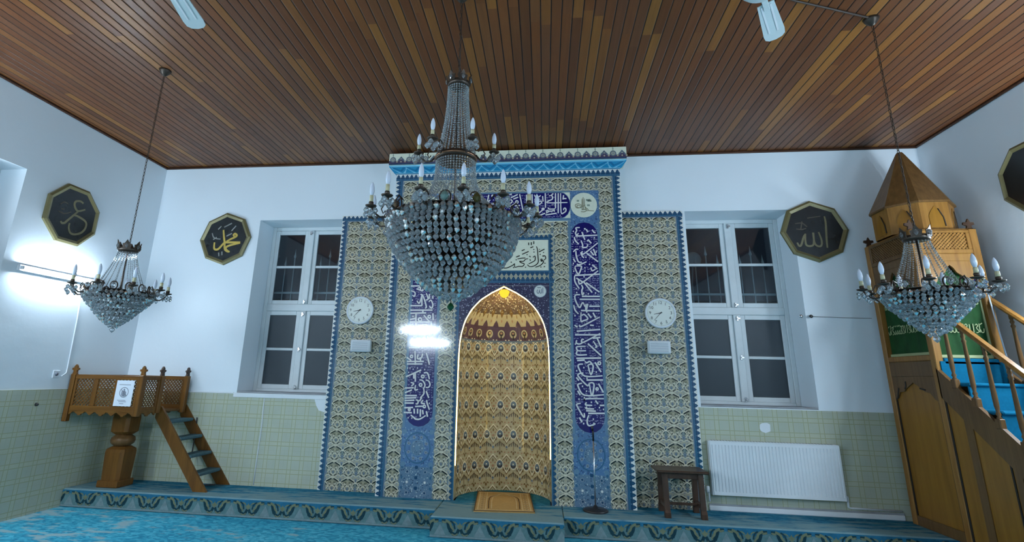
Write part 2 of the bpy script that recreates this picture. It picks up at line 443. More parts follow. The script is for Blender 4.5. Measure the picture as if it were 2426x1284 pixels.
def script_mesh(strokes, fn, w, mat, h=0.003, shift=(0, 0), k=4, taper=0.25):
    b = MB()
    h0 = h
    for i_, st in enumerate(strokes):
        h = h0 + (i_ % 37)*4e-5; st = [(p[0]+shift[0], p[1]+shift[1]) for p in st]
        L, R_ = ribbon2(st, w, k, taper if len(st) > 2 else 0.0); n = len(L)
        vs = [fn(u, v, h) for u, v in L] + [fn(u, v, h) for u, v in R_] + [fn(u, v, 0) for u, v in L] + [fn(u, v, 0) for u, v in R_]
        fs = []
        for i in range(n-1):
            fs += [(i, n+i, n+i+1, i+1), (i, i+1, 2*n+i+1, 2*n+i), (n+i, 3*n+i, 3*n+i+1, n+i+1)]
        b.add(vs, fs, mat)
    return b
def text_mesh(body, size, mat, fn, shape_x=1.0, align='CENTER'):
    cu = bpy.data.curves.new('text', 'FONT'); cu.body = body; cu.size = size; cu.align_x = align; cu.align_y = 'CENTER'
    o = bpy.data.objects.new('text', cu); COL.objects.link(o); bpy.context.view_layer.update()
    me = bpy.data.meshes.new_from_object(o.evaluated_get(bpy.context.evaluated_depsgraph_get()))
    b = MB(); b.add([fn(v.co.x*shape_x, v.co.y, 0.0015) for v in me.vertices], [tuple(p.vertices) for p in me.polygons], mat)
    bpy.data.objects.remove(o); bpy.data.curves.remove(cu); bpy.data.meshes.remove(me)
    return b
LET={
 'R':'0.479,3.526 0.429,3.521 0.439,3.486 0.422,3.451 0.438,3.422 0.46,3.45;0.421,3.41 0.7,3.419;0.505,3.467 0.52,3.415 0.54,3.357;0.404,3.399 0.419,3.347 0.462,3.301;0.49,3.352 0.51,3.289 0.504,3.26 0.558,3.26 0.576,3.3;0.701,3.316 0.534,3.181 0.496,3.175 0.503,3.209;0.556,3.18 0.697,3.067;0.644,3.236 0.673,3.146;0.605,3.208 0.647,3.152;0.388,3.199 0.422,3.232 0.454,3.232;0.421,3.21 0.425,3.142 0.45,3.068 0.493,3.062;0.48,3.192 0.501,3.141 0.522,3.118;0.386,3.108 0.412,3.063;0.427,3.04 0.46,3.029 0.552,3.068;0.41,3.012 0.406,2.979 0.445,2.906 0.486,2.995 0.47,3.012 0.41,3.012;0.397,2.889 0.713,2.906;0.693,2.95 0.48,2.79 0.448,2.795 0.443,2.834;0.417,2.856 0.501,2.801;0.396,2.884 0.4,2.806 0.451,2.719;0.512,2.801 0.609,2.67;0.538,2.796 0.699,2.676;0.604,2.995 0.618,2.95 0.662,2.972;0.621,3.028 0.683,2.972;0.479,2.768 0.494,2.73 0.482,2.697 0.486,2.642 0.508,2.664;0.48,2.621 0.702,2.622;0.452,2.583 0.701,2.584;0.459,2.642 0.401,2.637 0.394,2.588 0.424,2.512 0.45,2.48 0.477,2.529 0.494,2.54 0.513,2.491;0.566,2.497 0.697,2.498;0.464,2.443 0.695,2.441;0.376,2.512 0.391,2.448 0.431,2.4;0.53,2.529 0.523,2.47 0.537,2.417;0.551,2.529 0.533,2.459;0.692,2.365 0.464,2.246 0.444,2.267;0.464,2.421 0.46,2.31 0.487,2.315 0.545,2.342 0.5,2.395 0.473,2.379;0.547,2.406 0.587,2.353;0.611,2.417 0.64,2.354;0.38,2.261 0.416,2.235;0.569,2.263 0.615,2.259;0.533,3.508 0.555,3.505;0.561,3.501 0.581,3.461;0.637,3.495 0.658,3.46 0.679,3.454;0.578,3.363 0.62,3.311;0.538,3.127 0.553,3.125;0.384,3.331 0.399,3.329;0.377,3.047 0.392,3.045;0.38,2.946 0.395,2.944;0.406,2.72 0.421,2.717;0.41,2.67 0.425,2.668;0.495,2.665 0.51,2.663;0.553,2.655 0.568,2.652;0.643,2.666 0.658,2.664;0.381,2.379 0.396,2.377;0.52,2.946 0.535,2.944;0.521,2.99 0.536,2.988;0.581,3.035 0.596,3.033;0.507,2.874 0.522,2.872;0.387,3.476 0.403,3.473;0.564,3.347 0.58,3.344;0.653,3.386 0.668,3.384;0.673,3.198 0.688,3.195;0.404,2.186 0.691,2.211;0.382,2.142 0.694,2.146;0.689,2.163 0.493,2.057 0.46,2.057 0.467,2.089 0.488,2.084;0.596,2.102 0.688,2.114;0.402,2.078 0.395,2.045 0.427,2.03 0.465,2.041;0.535,2.037 0.69,1.895;0.507,2.004 0.405,1.997 0.399,1.97 0.42,1.949 0.511,1.951;0.403,1.949 0.402,1.901 0.52,1.903;0.39,1.858 0.689,1.867;0.4,1.832 0.491,1.839;0.491,1.823 0.517,1.808 0.549,1.824 0.58,1.793;0.527,1.782 0.56,1.667 0.59,1.762 0.57,1.793 0.532,1.782;0.469,1.791 0.42,1.785 0.414,1.748 0.486,1.65 0.696,1.658;0.505,1.604 0.7,1.61;0.471,1.686 0.417,1.675 0.411,1.643 0.509,1.542 0.53,1.558;0.536,1.574 0.562,1.42 0.593,1.544 0.573,1.574 0.539,1.568;0.451,1.566 0.409,1.555 0.403,1.529 0.474,1.428 0.704,1.439;0.473,1.408 0.477,1.367 0.498,1.388 0.702,1.394;0.497,1.347 0.486,1.317 0.564,1.314;0.501,1.297 0.49,1.276 0.583,1.274;0.489,1.251 0.603,1.25;0.514,1.222 0.705,1.228;0.429,1.335 0.387,1.324 0.386,1.299 0.461,1.175 0.467,1.225;0.519,1.202 0.502,1.156 0.5,1.107 0.525,1.083 0.588,1.105 0.567,1.114;0.409,1.173 0.438,1.119;0.613,1.815 0.682,1.701;0.646,1.566 0.699,1.465;0.602,1.371 0.632,1.331;0.682,1.806 0.677,1.794 0.665,1.789 0.653,1.793 0.648,1.805 0.654,1.817 0.666,1.822 0.678,1.818 0.682,1.806;0.641,1.504 0.637,1.495 0.627,1.49 0.618,1.494 0.614,1.503 0.619,1.513 0.628,1.517 0.638,1.513 0.641,1.504;0.65,2.103 0.694,1.996;0.6,2.07 0.641,2.001 0.619,1.995;0.384,1.632 0.415,1.596;0.396,1.477 0.426,1.427;0.652,1.316 0.704,1.318;0.449,1.106 0.464,1.104;0.564,1.159 0.578,1.158;0.617,1.701 0.632,1.699;0.547,1.35 0.562,1.348;0.639,1.292 0.653,1.29;0.685,1.273 0.699,1.272;0.62,1.342 0.634,1.34;0.445,1.977 0.46,1.975;0.471,1.75 0.485,1.748;0.504,1.626 0.519,1.624;0.448,1.531 0.463,1.529;0.494,1.476 0.508,1.474;0.402,1.381 0.417,1.38;0.384,1.711 0.399,1.71;0.377,2.03 0.392,2.028',
 'L':'-1.712,2.833 -1.636,2.837 -1.613,2.803 -1.606,2.745 -1.646,2.72;-1.737,2.749 -1.539,2.753;-1.606,2.745 -1.608,2.703;-1.663,2.712 -1.577,2.687 -1.579,2.712;-1.729,2.686 -1.677,2.662 -1.683,2.612 -1.709,2.629;-1.646,2.555 -1.611,2.522 -1.583,2.629 -1.604,2.637;-1.575,2.637 -1.537,2.547 -1.516,2.474 -1.532,2.457;-1.525,2.654 -1.497,2.58 -1.529,2.563;-1.483,2.646 -1.48,2.58;-1.442,2.663 -1.434,2.58;-1.486,2.539 -1.458,2.564 -1.43,2.499 -1.449,2.458 -1.476,2.49;-1.73,2.489 -1.575,2.49;-1.727,2.431 -1.431,2.434;-1.724,2.391 -1.513,2.397;-1.582,2.613 -1.575,2.49;-1.56,2.433 -1.558,2.392;-1.724,2.31 -1.65,2.327;-1.726,2.278 -1.433,2.281;-1.649,2.383 -1.639,2.198;-1.569,2.311 -1.575,2.296 -1.59,2.29 -1.605,2.296 -1.613,2.311 -1.607,2.326 -1.592,2.332 -1.577,2.326 -1.569,2.311;-1.451,2.349 -1.455,2.336 -1.468,2.331 -1.481,2.336 -1.487,2.348 -1.482,2.361 -1.47,2.366 -1.457,2.361 -1.451,2.349;-1.544,2.368 -1.483,2.304 -1.457,2.28;-1.69,2.222 -1.685,2.15;-1.669,2.23 -1.658,2.174;-1.579,2.239 -1.505,2.248 -1.482,2.2 -1.509,2.152 -1.567,2.175 -1.561,2.215 -1.536,2.2;-1.579,2.247 -1.592,2.175;-1.44,2.273 -1.434,2.129;-1.425,2.393 -1.417,2.305;-1.729,2.117 -1.417,2.122;-1.686,2.078 -1.657,2.016 -1.61,2.048;-1.583,2.017 -1.529,2.081 -1.503,2.042;-1.482,2.105 -1.452,2.011 -1.417,1.957;-1.719,1.952 -1.58,1.954;-1.565,1.986 -1.483,1.963;-1.665,2.796 -1.653,2.794;-1.641,2.072 -1.63,2.07;-1.55,2.042 -1.538,2.04;-1.698,2.055 -1.687,2.054;-1.711,2.563 -1.699,2.562;-1.682,2.351 -1.67,2.35;-1.699,2.351 -1.687,2.35;-1.734,1.779 -1.514,1.784;-1.732,1.748 -1.529,1.752;-1.635,1.909 -1.621,1.739;-1.737,1.83 -1.677,1.792;-1.66,1.843 -1.664,1.832 -1.675,1.827 -1.687,1.831 -1.692,1.842 -1.688,1.853 -1.677,1.858 -1.665,1.854 -1.66,1.843;-1.592,1.871 -1.597,1.817 -1.549,1.825 -1.535,1.88;-1.487,1.889 -1.459,1.812 -1.44,1.743;-1.566,1.833 -1.555,1.794;-1.734,1.591 -1.541,1.679;-1.636,1.631 -1.632,1.571;-1.616,1.639 -1.61,1.533;-1.499,1.6 -1.504,1.588 -1.516,1.583 -1.529,1.588 -1.535,1.599 -1.53,1.611 -1.518,1.616 -1.505,1.612 -1.499,1.6;-1.507,1.642 -1.459,1.643 -1.431,1.568;-1.559,1.557 -1.518,1.55 -1.484,1.498 -1.505,1.445;-1.479,1.559 -1.438,1.545 -1.42,1.5 -1.442,1.469 -1.474,1.469;-1.67,1.524 -1.629,1.51 -1.659,1.479;-1.522,1.497 -1.527,1.486 -1.539,1.48 -1.551,1.485 -1.557,1.497 -1.553,1.508 -1.54,1.514 -1.528,1.509 -1.522,1.497;-1.604,1.495 -1.608,1.435 -1.569,1.444;-1.738,1.454 -1.626,1.461;-1.735,1.398 -1.648,1.434;-1.498,1.46 -1.494,1.393 -1.539,1.34;-1.464,1.424 -1.428,1.343;-1.733,1.364 -1.581,1.368;-1.735,1.334 -1.587,1.342;-1.733,1.304 -1.609,1.312;-1.731,1.275 -1.616,1.278;-1.594,1.316 -1.562,1.309 -1.567,1.272 -1.591,1.271;-1.516,1.348 -1.545,1.302;-1.498,1.319 -1.52,1.281 -1.472,1.275;-1.451,1.32 -1.449,1.29 -1.413,1.203;-1.463,1.242 -1.467,1.231 -1.478,1.227 -1.489,1.231 -1.494,1.241 -1.49,1.251 -1.479,1.256 -1.468,1.252 -1.463,1.242;-1.732,1.219 -1.621,1.226;-1.597,1.238 -1.502,1.244;-1.654,1.199 -1.657,1.191 -1.666,1.187 -1.675,1.19 -1.679,1.198 -1.676,1.207 -1.667,1.211 -1.658,1.207 -1.654,1.199;-1.736,1.164 -1.633,1.163;-1.608,1.212 -1.601,1.153;-1.564,1.213 -1.561,1.154;-1.528,1.207 -1.524,1.119;-1.5,1.2 -1.49,1.149;-1.452,1.187 -1.433,1.122;-1.647,1.137 -1.606,1.109 -1.581,1.091 -1.526,1.093 -1.457,1.136;-1.722,1.699 -1.711,1.698;-1.694,1.7 -1.682,1.699;-1.652,1.685 -1.641,1.684;-1.597,1.702 -1.585,1.701;-1.561,1.649 -1.55,1.648;-1.503,1.685 -1.491,1.683;-1.707,1.646 -1.695,1.645;-1.423,1.281 -1.412,1.279;-1.683,1.104 -1.671,1.102;-1.635,1.101 -1.624,1.1',
 'T':'0.173,4.008 0.17,3.795;0.209,4.007 0.204,3.726;0.241,4.006 0.242,3.739 0.28,3.735 0.306,3.759 0.301,3.793 0.281,3.793 0.275,3.766;0.328,3.874 0.071,3.875 0.084,3.903 0.13,3.926 0.124,3.974 0.085,3.972;0.118,3.981 0.144,4.005;0.037,4.011 0.038,3.804;0.07,3.81 0.089,3.786 0.166,3.788;0.044,3.729 0.089,3.756 0.115,3.755 0.153,3.768 0.153,3.748;0.037,3.705 0.184,3.727;0.076,3.756 0.072,3.746 0.063,3.742 0.054,3.746 0.05,3.756 0.054,3.766 0.063,3.77 0.072,3.765 0.076,3.756;-0.109,3.993 -0.09,3.958 -0.044,3.964 -0.025,3.984;-0.11,3.924 -0.038,3.929;-0.11,3.9 -0.013,3.894 -0.039,3.854 -0.097,3.851;0.001,3.97 0.007,3.894;-0.168,4.001 -0.162,3.767;-0.139,4.001 -0.136,3.862;-0.059,3.724 0.025,3.798;-0.066,3.69 0.031,3.729;0.019,3.787 0.015,3.778 0.006,3.774 -0.003,3.778 -0.007,3.788 -0.003,3.797 0.006,3.801 0.015,3.797 0.019,3.787;-0.306,4.004 -0.26,3.768;-0.444,4 -0.411,4.007;-0.424,3.955 -0.332,4.001;-0.391,3.936 -0.325,3.963;-0.47,3.952 -0.404,3.909 -0.456,3.854;-0.324,3.893 -0.329,3.881 -0.341,3.876 -0.353,3.881 -0.359,3.894 -0.354,3.907 -0.342,3.912 -0.329,3.906 -0.324,3.893;-0.436,3.826 -0.364,3.874;-0.371,3.839 -0.299,3.845;-0.364,3.804 -0.325,3.818 -0.325,3.79 -0.397,3.791 -0.383,3.722 -0.422,3.699;-0.364,3.729 -0.305,3.762;-0.351,3.701 -0.273,3.748;-0.566,3.996 -0.562,3.898;-0.581,3.878 -0.707,3.873 -0.721,3.915 -0.701,3.929;-0.662,3.987 -0.665,3.98 -0.672,3.976 -0.68,3.98 -0.683,3.988 -0.68,3.996 -0.673,3.999 -0.665,3.995 -0.662,3.987;-0.68,3.845 -0.686,3.817 -0.646,3.796 -0.64,3.837;-0.621,3.851 -0.62,3.795;0.279,3.978 0.271,3.916;0.265,3.93 0.316,3.929;-0.214,3.995 -0.211,3.767;-0.434,3.769 -0.425,3.767;-0.643,3.96 -0.634,3.958;-0.666,3.929 -0.657,3.927;-0.64,3.928 -0.63,3.927;0.121,3.844 0.13,3.843;0.224,3.7 0.233,3.698;0.071,3.997 0.08,3.995',
 'W':'0.001,3.155 -0.004,3.142 0.018,3.15 0.03,3.137 0.032,3.111 0.009,3.093;-0.029,3.107 -0.025,3.076 0,3.085 -0,3.059 -0.034,3.024 -0.073,3.007 -0.102,2.998;-0.012,3.096 -0.015,3.089 -0.021,3.086 -0.028,3.089 -0.03,3.096 -0.028,3.103 -0.021,3.105 -0.014,3.103 -0.012,3.096;-0.086,3.275 -0.073,3.235 -0.065,3.129 -0.064,3.063 -0.094,3.028 -0.136,3.009 -0.179,3.009 -0.204,3.033;-0.131,3.129 -0.106,3.147 -0.102,3.112 -0.11,3.085 -0.153,3.059 -0.187,3.042;-0.178,3.147 -0.163,3.134;-0.174,3.101 -0.161,3.086;-0.332,3.108 -0.281,3.119 -0.229,3.121;-0.195,3.112 -0.229,3.103 -0.255,3.077 -0.306,3.077 -0.276,3.055 -0.247,3.046 -0.251,3.025 -0.272,3.009 -0.319,3.01 -0.366,2.999 -0.371,3.051;-0.371,3.047 -0.388,3.029 -0.426,3.008 -0.469,2.99 -0.516,2.988 -0.529,3.004;-0.349,3.135 -0.302,3.152;-0.272,3.17 -0.187,3.209;-0.165,3.257 -0.126,3.273;-0.277,3.218 -0.238,3.236;-0.054,3.201 0.019,3.238;-0.05,3.234 -0.041,3.237;-0.186,3.329 -0.186,3.293;-0.152,3.333 -0.152,3.293;-0.119,3.346 -0.12,3.306;-0.127,3.235 -0.113,3.235;-0.001,3.194 0.012,3.194;-0.215,3.165 -0.201,3.165;-0.125,3.2 -0.111,3.2;-0.356,3.097 -0.342,3.097;-0.42,3.065 -0.407,3.065;-0.39,2.994 -0.376,2.994;-0.236,2.998 -0.223,2.998;-0.037,3 -0.024,3;0.009,3.006 0.023,3.006;-0.044,3.168 -0.031,3.168;0.016,3.05 0.03,3.05',
 'O2':'3.561,3.689 3.566,3.612 3.556,3.494 3.544,3.37 3.54,3.275;3.464,3.481 3.486,3.371 3.47,3.302 3.429,3.299 3.399,3.344 3.398,3.475;3.404,3.475 3.387,3.33 3.349,3.3 3.301,3.311 3.294,3.373 3.306,3.462;3.305,3.455 3.278,3.414 3.24,3.318 3.213,3.301 3.194,3.346',
 'O2f':'3.355,3.668 3.515,3.69;3.201,3.596 3.284,3.602 3.34,3.552;3.205,3.526 3.273,3.518 3.325,3.532;3.287,3.623 3.261,3.525',
 'O1':'-4.657,3.609 -4.634,3.51 -4.609,3.42 -4.595,3.336 -4.575,3.302 -4.536,3.281 -4.507,3.281;-4.582,3.433 -4.523,3.467 -4.462,3.495 -4.434,3.522 -4.464,3.55 -4.486,3.53 -4.463,3.502;-4.364,3.417 -4.601,3.42;-4.363,3.41 -4.508,3.377 -4.569,3.35 -4.57,3.316 -4.522,3.281;-4.768,3.421 -4.755,3.324 -4.693,3.32 -4.627,3.399 -4.601,3.42',
 'O1f':'-4.595,3.513 -4.515,3.555;-4.653,3.651 -4.539,3.71;-4.743,3.617 -4.7,3.666;-4.528,3.593 -4.468,3.67;-4.828,3.562 -4.787,3.491 -4.682,3.469;-4.797,3.463 -4.745,3.498;-4.678,3.268 -4.665,3.213;-4.629,3.282 -4.62,3.227',
 'O3':'-1.302,3.605 -1.347,3.619 -1.407,3.598 -1.42,3.557 -1.391,3.508 -1.346,3.49 -1.259,3.537;-1.346,3.49 -1.399,3.418 -1.469,3.325 -1.492,3.293 -1.527,3.283 -1.547,3.301;-1.414,3.414 -1.353,3.426 -1.25,3.407 -1.199,3.37 -1.204,3.295 -1.253,3.23 -1.333,3.193 -1.389,3.199 -1.423,3.253 -1.426,3.31',
 'O3f':'-1.598,3.496 -1.556,3.539 -1.5,3.53;-1.605,3.409 -1.52,3.402 -1.439,3.449;-1.578,3.447 -1.534,3.454',
}
# ------------------------------------------------------------------ room shell
def sheet_with_holes(b, u0, u1, v0, v1, holes, fn, depth, matn, reveal):
    us = sorted({u0, u1, *[h[0] for h in holes], *[h[1] for h in holes]}); vs = sorted({v0, v1, *[h[2] for h in holes], *[h[3] for h in holes]})
    inside = lambda u, v: any(h[0] < u < h[1] and h[2] < v < h[3] for h in holes)
    for i in range(len(us)-1):
        for j in range(len(vs)-1):
            if inside((us[i]+us[i+1])/2, (vs[j]+vs[j+1])/2): continue
            q = [(us[i], vs[j]), (us[i+1], vs[j]), (us[i+1], vs[j+1]), (us[i], vs[j+1])]
            b.add([fn(u, v, 0) for u, v in q], [(0, 1, 2, 3)], matn); b.add([fn(u, v, depth) for u, v in q], [(3, 2, 1, 0)], matn)
    for a, c, d, e in holes:
        q = [(a, d), (c, d), (c, e), (a, e)]
        for k in range(4):
            p, r = q[k], q[(k+1) % 4]
            b.add([fn(*p, 0), fn(*p, depth), fn(*r, depth), fn(*r, 0)], [(0, 1, 2, 3)], reveal)
    q = [(u0, v0), (u1, v0), (u1, v1), (u0, v1)]
    for k in range(4):
        p, r = q[k], q[(k+1) % 4]; b.add([fn(*p, 0), fn(*p, depth), fn(*r, depth), fn(*r, 0)], [(3, 2, 1, 0)], matn)
W1 = (-4.115, -2.856, 1.33, 3.757); W2 = (1.865, 3.185, 1.33, 3.795); W3 = (-3.35, -2.062, 1.33, 3.757)
NH = (CX-0.62, CX+0.62, 0.0, 2.85)
TH = 0.6
b = MB(); sheet_with_holes(b, XL-TH, XR+TH, 0.0, H+0.1, [W1, NH, W2], lambda u, v, d: Vector((u, d, v)), TH, 'wall_paint', 'wall_paint'); struct(b.build('wall_back'))
b = MB(); sheet_with_holes(b, YR, 0.0, 0.0, H+0.1, [W3], lambda u, v, d: Vector((XL-d, u, v)), 0.5, 'wall_paint', 'wall_paint'); struct(b.build('wall_left'))
b = MB(); sheet_with_holes(b, YR, 0.0, 0.0, H+0.1, [], lambda u, v, d: Vector((XR+d, u, v)), 0.5, 'wall_paint', 'wall_paint'); struct(b.build('wall_right'))
b = MB(); b.box((XL, YR-0.3, 0), (XR, YR, H), 'wall_paint'); struct(b.build('wall_rear'))
b = MB(); b.box((XL, YR, H), (XR, 0, H+0.12), 'ceiling_planks'); struct(b.build('ceiling'))
b = MB(); b.box((XL, YR, -0.15), (XR, 0, 0.0), 'carpet'); struct(b.build('floor'))
# timber cornice under the ceiling
for nm, lo, hi in (('trim_1', (XL, -0.03, H-0.03), (XR, 0, H)), ('trim_2', (XL, YR, H-0.03), (XL+0.03, -0.03, H)), ('trim_3', (XR-0.03, YR, H-0.03), (XR, -0.03, H))):
    b = MB(); b.bbox(lo, hi, 'trim_wood', 0.008); struct(b.build(nm))
# wall tiles
b = MB()
for a, c in ((XL, CX-2.335), (CX+2.335, XR)): b.box((a, -0.012, ZP-0.2), (c, 0, ZW-0.03), 'wall_tiles')
struct(b.build('trim_4'))
b = MB(); b.box((XL, YR, 0), (XL+0.012, -0.012, ZW), 'wall_tiles'); struct(b.build('trim_5'))
b = MB(); b.box((XR-0.012, YR, 0), (XR, -0.012, ZW), 'wall_tiles'); struct(b.build('trim_6'))
b = MB(); b.bbox((CX+2.36, -0.035, ZP), (3.9, -0.012, ZP+0.055), 'white_gloss', 0.008); b.bbox((CX+2.36, -0.03, ZP+0.055), (3.9, -0.012, ZP+0.075), 'stone_sill', 0.004); struct(b.build('baseboard_right'))
b = MB(); b.bbox((-4.15, -0.02, 1.275), (CX-2.335, -0.012, 1.33), 'plaster_patch', 0.003); b.bbox((XL+0.02, -0.016, ZW-0.032), (-4.15, -0.004, ZW-0.012), 'plaster_patch', 0.003); struct(b.build('trim_7'))
# night outside
b = MB(); b.box((XL-1, 3.4, -0.5), (XR+1, 3.5, 3.1), 'night_wall'); struct(b.build('exterior_wall'))
# carpeted steps with a woven border on the riser
def step_block(name, x0, x1, y0, y1):
    b = MB(); b.bbox((x0, y0, 0.0), (x1, y1, ZP), 'step_carpet', 0.012)
    o = b.build(name); struct(o)
    p = Pat(wallY(y0), 0.0012); p.clip = (x0+0.002, 0.005, x1-0.002, ZP-0.008)
    p.rect(x0, 0, x1, ZP-0.012, 'riser_ground', 1); p.rect(x0, ZP-0.05, x1, ZP-0.012, 'riser_top', 2); p.rect(x0, 0.0, x1, 0.026, 'riser_pale', 2); p.rect(x0, 0.0, x1, 0.007, 'riser_dark', 3)
    k0 = math.floor((x0+0.2)/0.415)
    for k in range(k0-1, int((x1-x0)/0.415)+k0+3):
        c = k*0.415 - 0.05
        p.poly([(c-0.19, ZP-0.05), (c-0.10, ZP-0.085), (c, ZP-0.06), (c+0.10, ZP-0.085), (c+0.19, ZP-0.05)], 'riser_top', 2)
        for s in (-1, 1):
            p.rib([(c+s*0.19, 0.16), (c+s*0.135, 0.155), (c+s*0.115, 0.10), (c+s*0.075, 0.05), (c+s*0.035, 0.045), (c+s*0.01, 0.09)], 0.030, 'riser_dark', 3)
            p.rib([(c+s*0.15, 0.168), (c+s*0.105, 0.145), (c+s*0.085, 0.10), (c+s*0.06, 0.07)], 0.024, 'riser_olive', 4)
            p.rib([(c+s*0.125, 0.14), (c+s*0.10, 0.10), (c+s*0.072, 0.075)], 0.007, 'riser_dark', 5)
            p.rib([(c+s*0.02, 0.05), (c+s*0.05, 0.032), (c+s*0.085, 0.045)], 0.012, 'riser_olive', 4)
            p.ell(c+s*0.06, 0.034, 0.022, 0.008, 'riser_dark', 3)
            p.rib([(c+s*0.03, 0.135), (c+s*0.055, 0.155), (c+s*0.09, 0.150)], 0.014, 'riser_olive', 4)
            p.rib([(c+s*0.10, 0.165), (c+s*0.065, 0.14), (c+s*0.05, 0.09)], 0.016, 'riser_dark', 5)
            p.rib([(c+s*0.125, 0.125), (c+s*0.105, 0.06)], 0.014, 'riser_dark', 5)
            p.ell(c+s*0.165, 0.15, 0.028, 0.010, 'riser_olive', 4, s*0.3)
        p.poly([(c-0.035, 0.12), (c, 0.085), (c+0.035, 0.12), (c+0.012, 0.13), (c, 0.155), (c-0.012, 0.13)], 'riser_olive', 4)
        p.poly([(c+0.2075-0.06, 0.03), (c+0.2075+0.06, 0.03), (c+0.2075, 0.135)], 'riser_pale', 3)
    p.build('riser_border', o)
step_block('floor_2', XL+0.012, CX-0.692, YF, -0.012)
step_block('floor_3', CX-0.69, CX+0.69, -0.96, -0.2)
step_block('floor_4', CX+0.692, XR-0.012, YF, -0.012)
b = MB(); b.box((CX-0.56, -0.21, 0.02), (CX+0.56, 0.56, ZP-0.004), 'step_carpet'); struct(b.build('floor_5'))

# ------------------------------------------------------------------ windows
def window(name, hole, yfr, side=None):
    x0, x1, z0, z1 = hole
    # fn maps (u along wall, depth into wall, z)
    fn = side or (lambda p: p)
    root = sroot(name, fn(Vector(((x0+x1)/2, yfr, z0))))
    def bx(n, lo, hi, m, par=root, ch=0.006):
        k = MB(); k.bbox(lo, hi, m, ch, fn); return k.build(n, par)
    f = MB(); fw = 0.055
    for lo, hi in (((x0, yfr-0.03, z0), (x0+fw, yfr+0.04, z1)), ((x1-fw, yfr-0.03, z0), (x1, yfr+0.04, z1)), ((x0+fw, yfr-0.03, z0), (x1-fw, yfr+0.04, z0+fw)), ((x0+fw, yfr-0.03, z1-fw), (x1-fw, yfr+0.04, z1))): f.bbox(lo, hi, 'window_white', 0.006, fn)
    f.build('window_frame', root)
    xm = (x0+x1)/2; zt = 2.53; zb = z0
    bx('transom', (x0+fw, yfr-0.035, zt-0.05), (x1-fw, yfr+0.035, zt+0.05), 'window_white')
    for lo, hi in ((zb+fw, zt-0.05), (zt+0.05, z1-fw)): bx('mullion', (xm-0.045, yfr-0.045, lo), (xm+0.045, yfr+0.03, hi), 'window_white')
    for (a, c) in ((x0+fw, xm-0.045), (xm+0.045, x1-fw)):
        for lo, hi, up in ((zb+fw, zt-0.05, 0), (zt+0.05, z1-fw, 1)):
            s = 0.06; k = MB()
            for l2, h2 in (((a, yfr-0.02, lo), (a+s, yfr+0.02, hi)), ((c-s, yfr-0.02, lo), (c, yfr+0.02, hi)), ((a+s, yfr-0.02, lo), (c-s, yfr+0.02, lo+s)), ((a+s, yfr-0.02, hi-s), (c-s, yfr+0.02, hi)), ((a+s, yfr-0.018, (lo+hi)/2-0.018), (c-s, yfr+0.018, (lo+hi)/2+0.018))): k.bbox(l2, h2, 'window_white', 0.005, fn)
            sash = k.build('sash', root)
            for l2, h2 in ((lo+s, (lo+hi)/2-0.018), ((lo+hi)/2+0.018, hi-s)):
                k = MB(); k.box((a+s, yfr-0.004, l2), (c-s, yfr+0.004, h2), 'window_glass' if up else 'grey_pane', fn); k.build('pane', sash)
    for zz in (zb+0.08, zt-0.1, zt+0.08, z1-0.1, (zb+zt)/2):
        k = MB(); k.bbox((xm-0.012, yfr-0.062, zz-0.03), (xm+0.012, yfr-0.045, zz+0.03), 'chrome', 0.004, fn); k.bbox((xm-0.004, yfr-0.075, zz-0.012), (xm+0.03, yfr-0.06, zz+0.012), 'chrome', 0.003, fn); k.build('catch', root)
    bx('sill', (x0+0.001, 0.0, z0+0.001), (x1-0.001, yfr-0.04, z0+0.02), 'stone_sill')
    return root
window('window_1', W1, 0.42); window('window_2', W2, 0.45)
window('window_3', W3, 0.36, lambda p: Vector((XL-p.y, p.x, p.z)))
def grille(label, x0, x1):
    g = thing('window_grille', ((x0+x1)/2, 0.5, 1.35), label, 'grille')
    for z in (1.5, 2.75): 
        k = MB(); k.bbox((x0+.001, 0.49, z), (x1-.001, 0.51, z+0.03), 'iron', 0.004); k.build('rail', g)
    n = 9
    for i in range(n):
        x = x0 + (x1-x0)*(i+0.5)/n; top = 3.18 if i % 2 else 3.30
        k = MB(); k.tube([(x, 0.5, 1.331), (x, 0.5, top)], 0.009, 'iron', 6); k.lathe([(0.002, 0.0), (0.022, 0.03), (0.012, 0.07), (0.001, 0.15)], (x, 0.5, top-0.01), 'iron', 6); k.build('bar', g)
grille('iron bar grille with spear tips outside the window beside the ladder', W1[0], W1[1])
grille('iron bar grille with spear tips outside the window above the radiator', W2[0], W2[1])
b = MB(); b.lathe([(0.10, -0.02), (0.115, 0), (0.10, 0.02)], (0, 0, 0), 'iron', 20, tf=lambda p: Vector((2.16+p.x, 0.85+p.z, 3.33+p.y)))
b.tube([(2.16-0.1, 0.84, 3.33), (2.16+0.1, 0.84, 3.33)], 0.006, 'iron', 5); b.tube([(2.16, 0.84, 3.23), (2.16, 0.84, 3.43)], 0.006, 'iron', 5); b.tube([(2.16, 0.86, 3.33), (2.16, 1.0, 3.0), (2.16, 1.0, 0.0)], 0.012, 'iron', 6)
tag(b.build('fan_reflection'), 'small round vent modelled behind the dark top pane above the radiator', 'reflection')  # stands in for a fan reflected in the glass

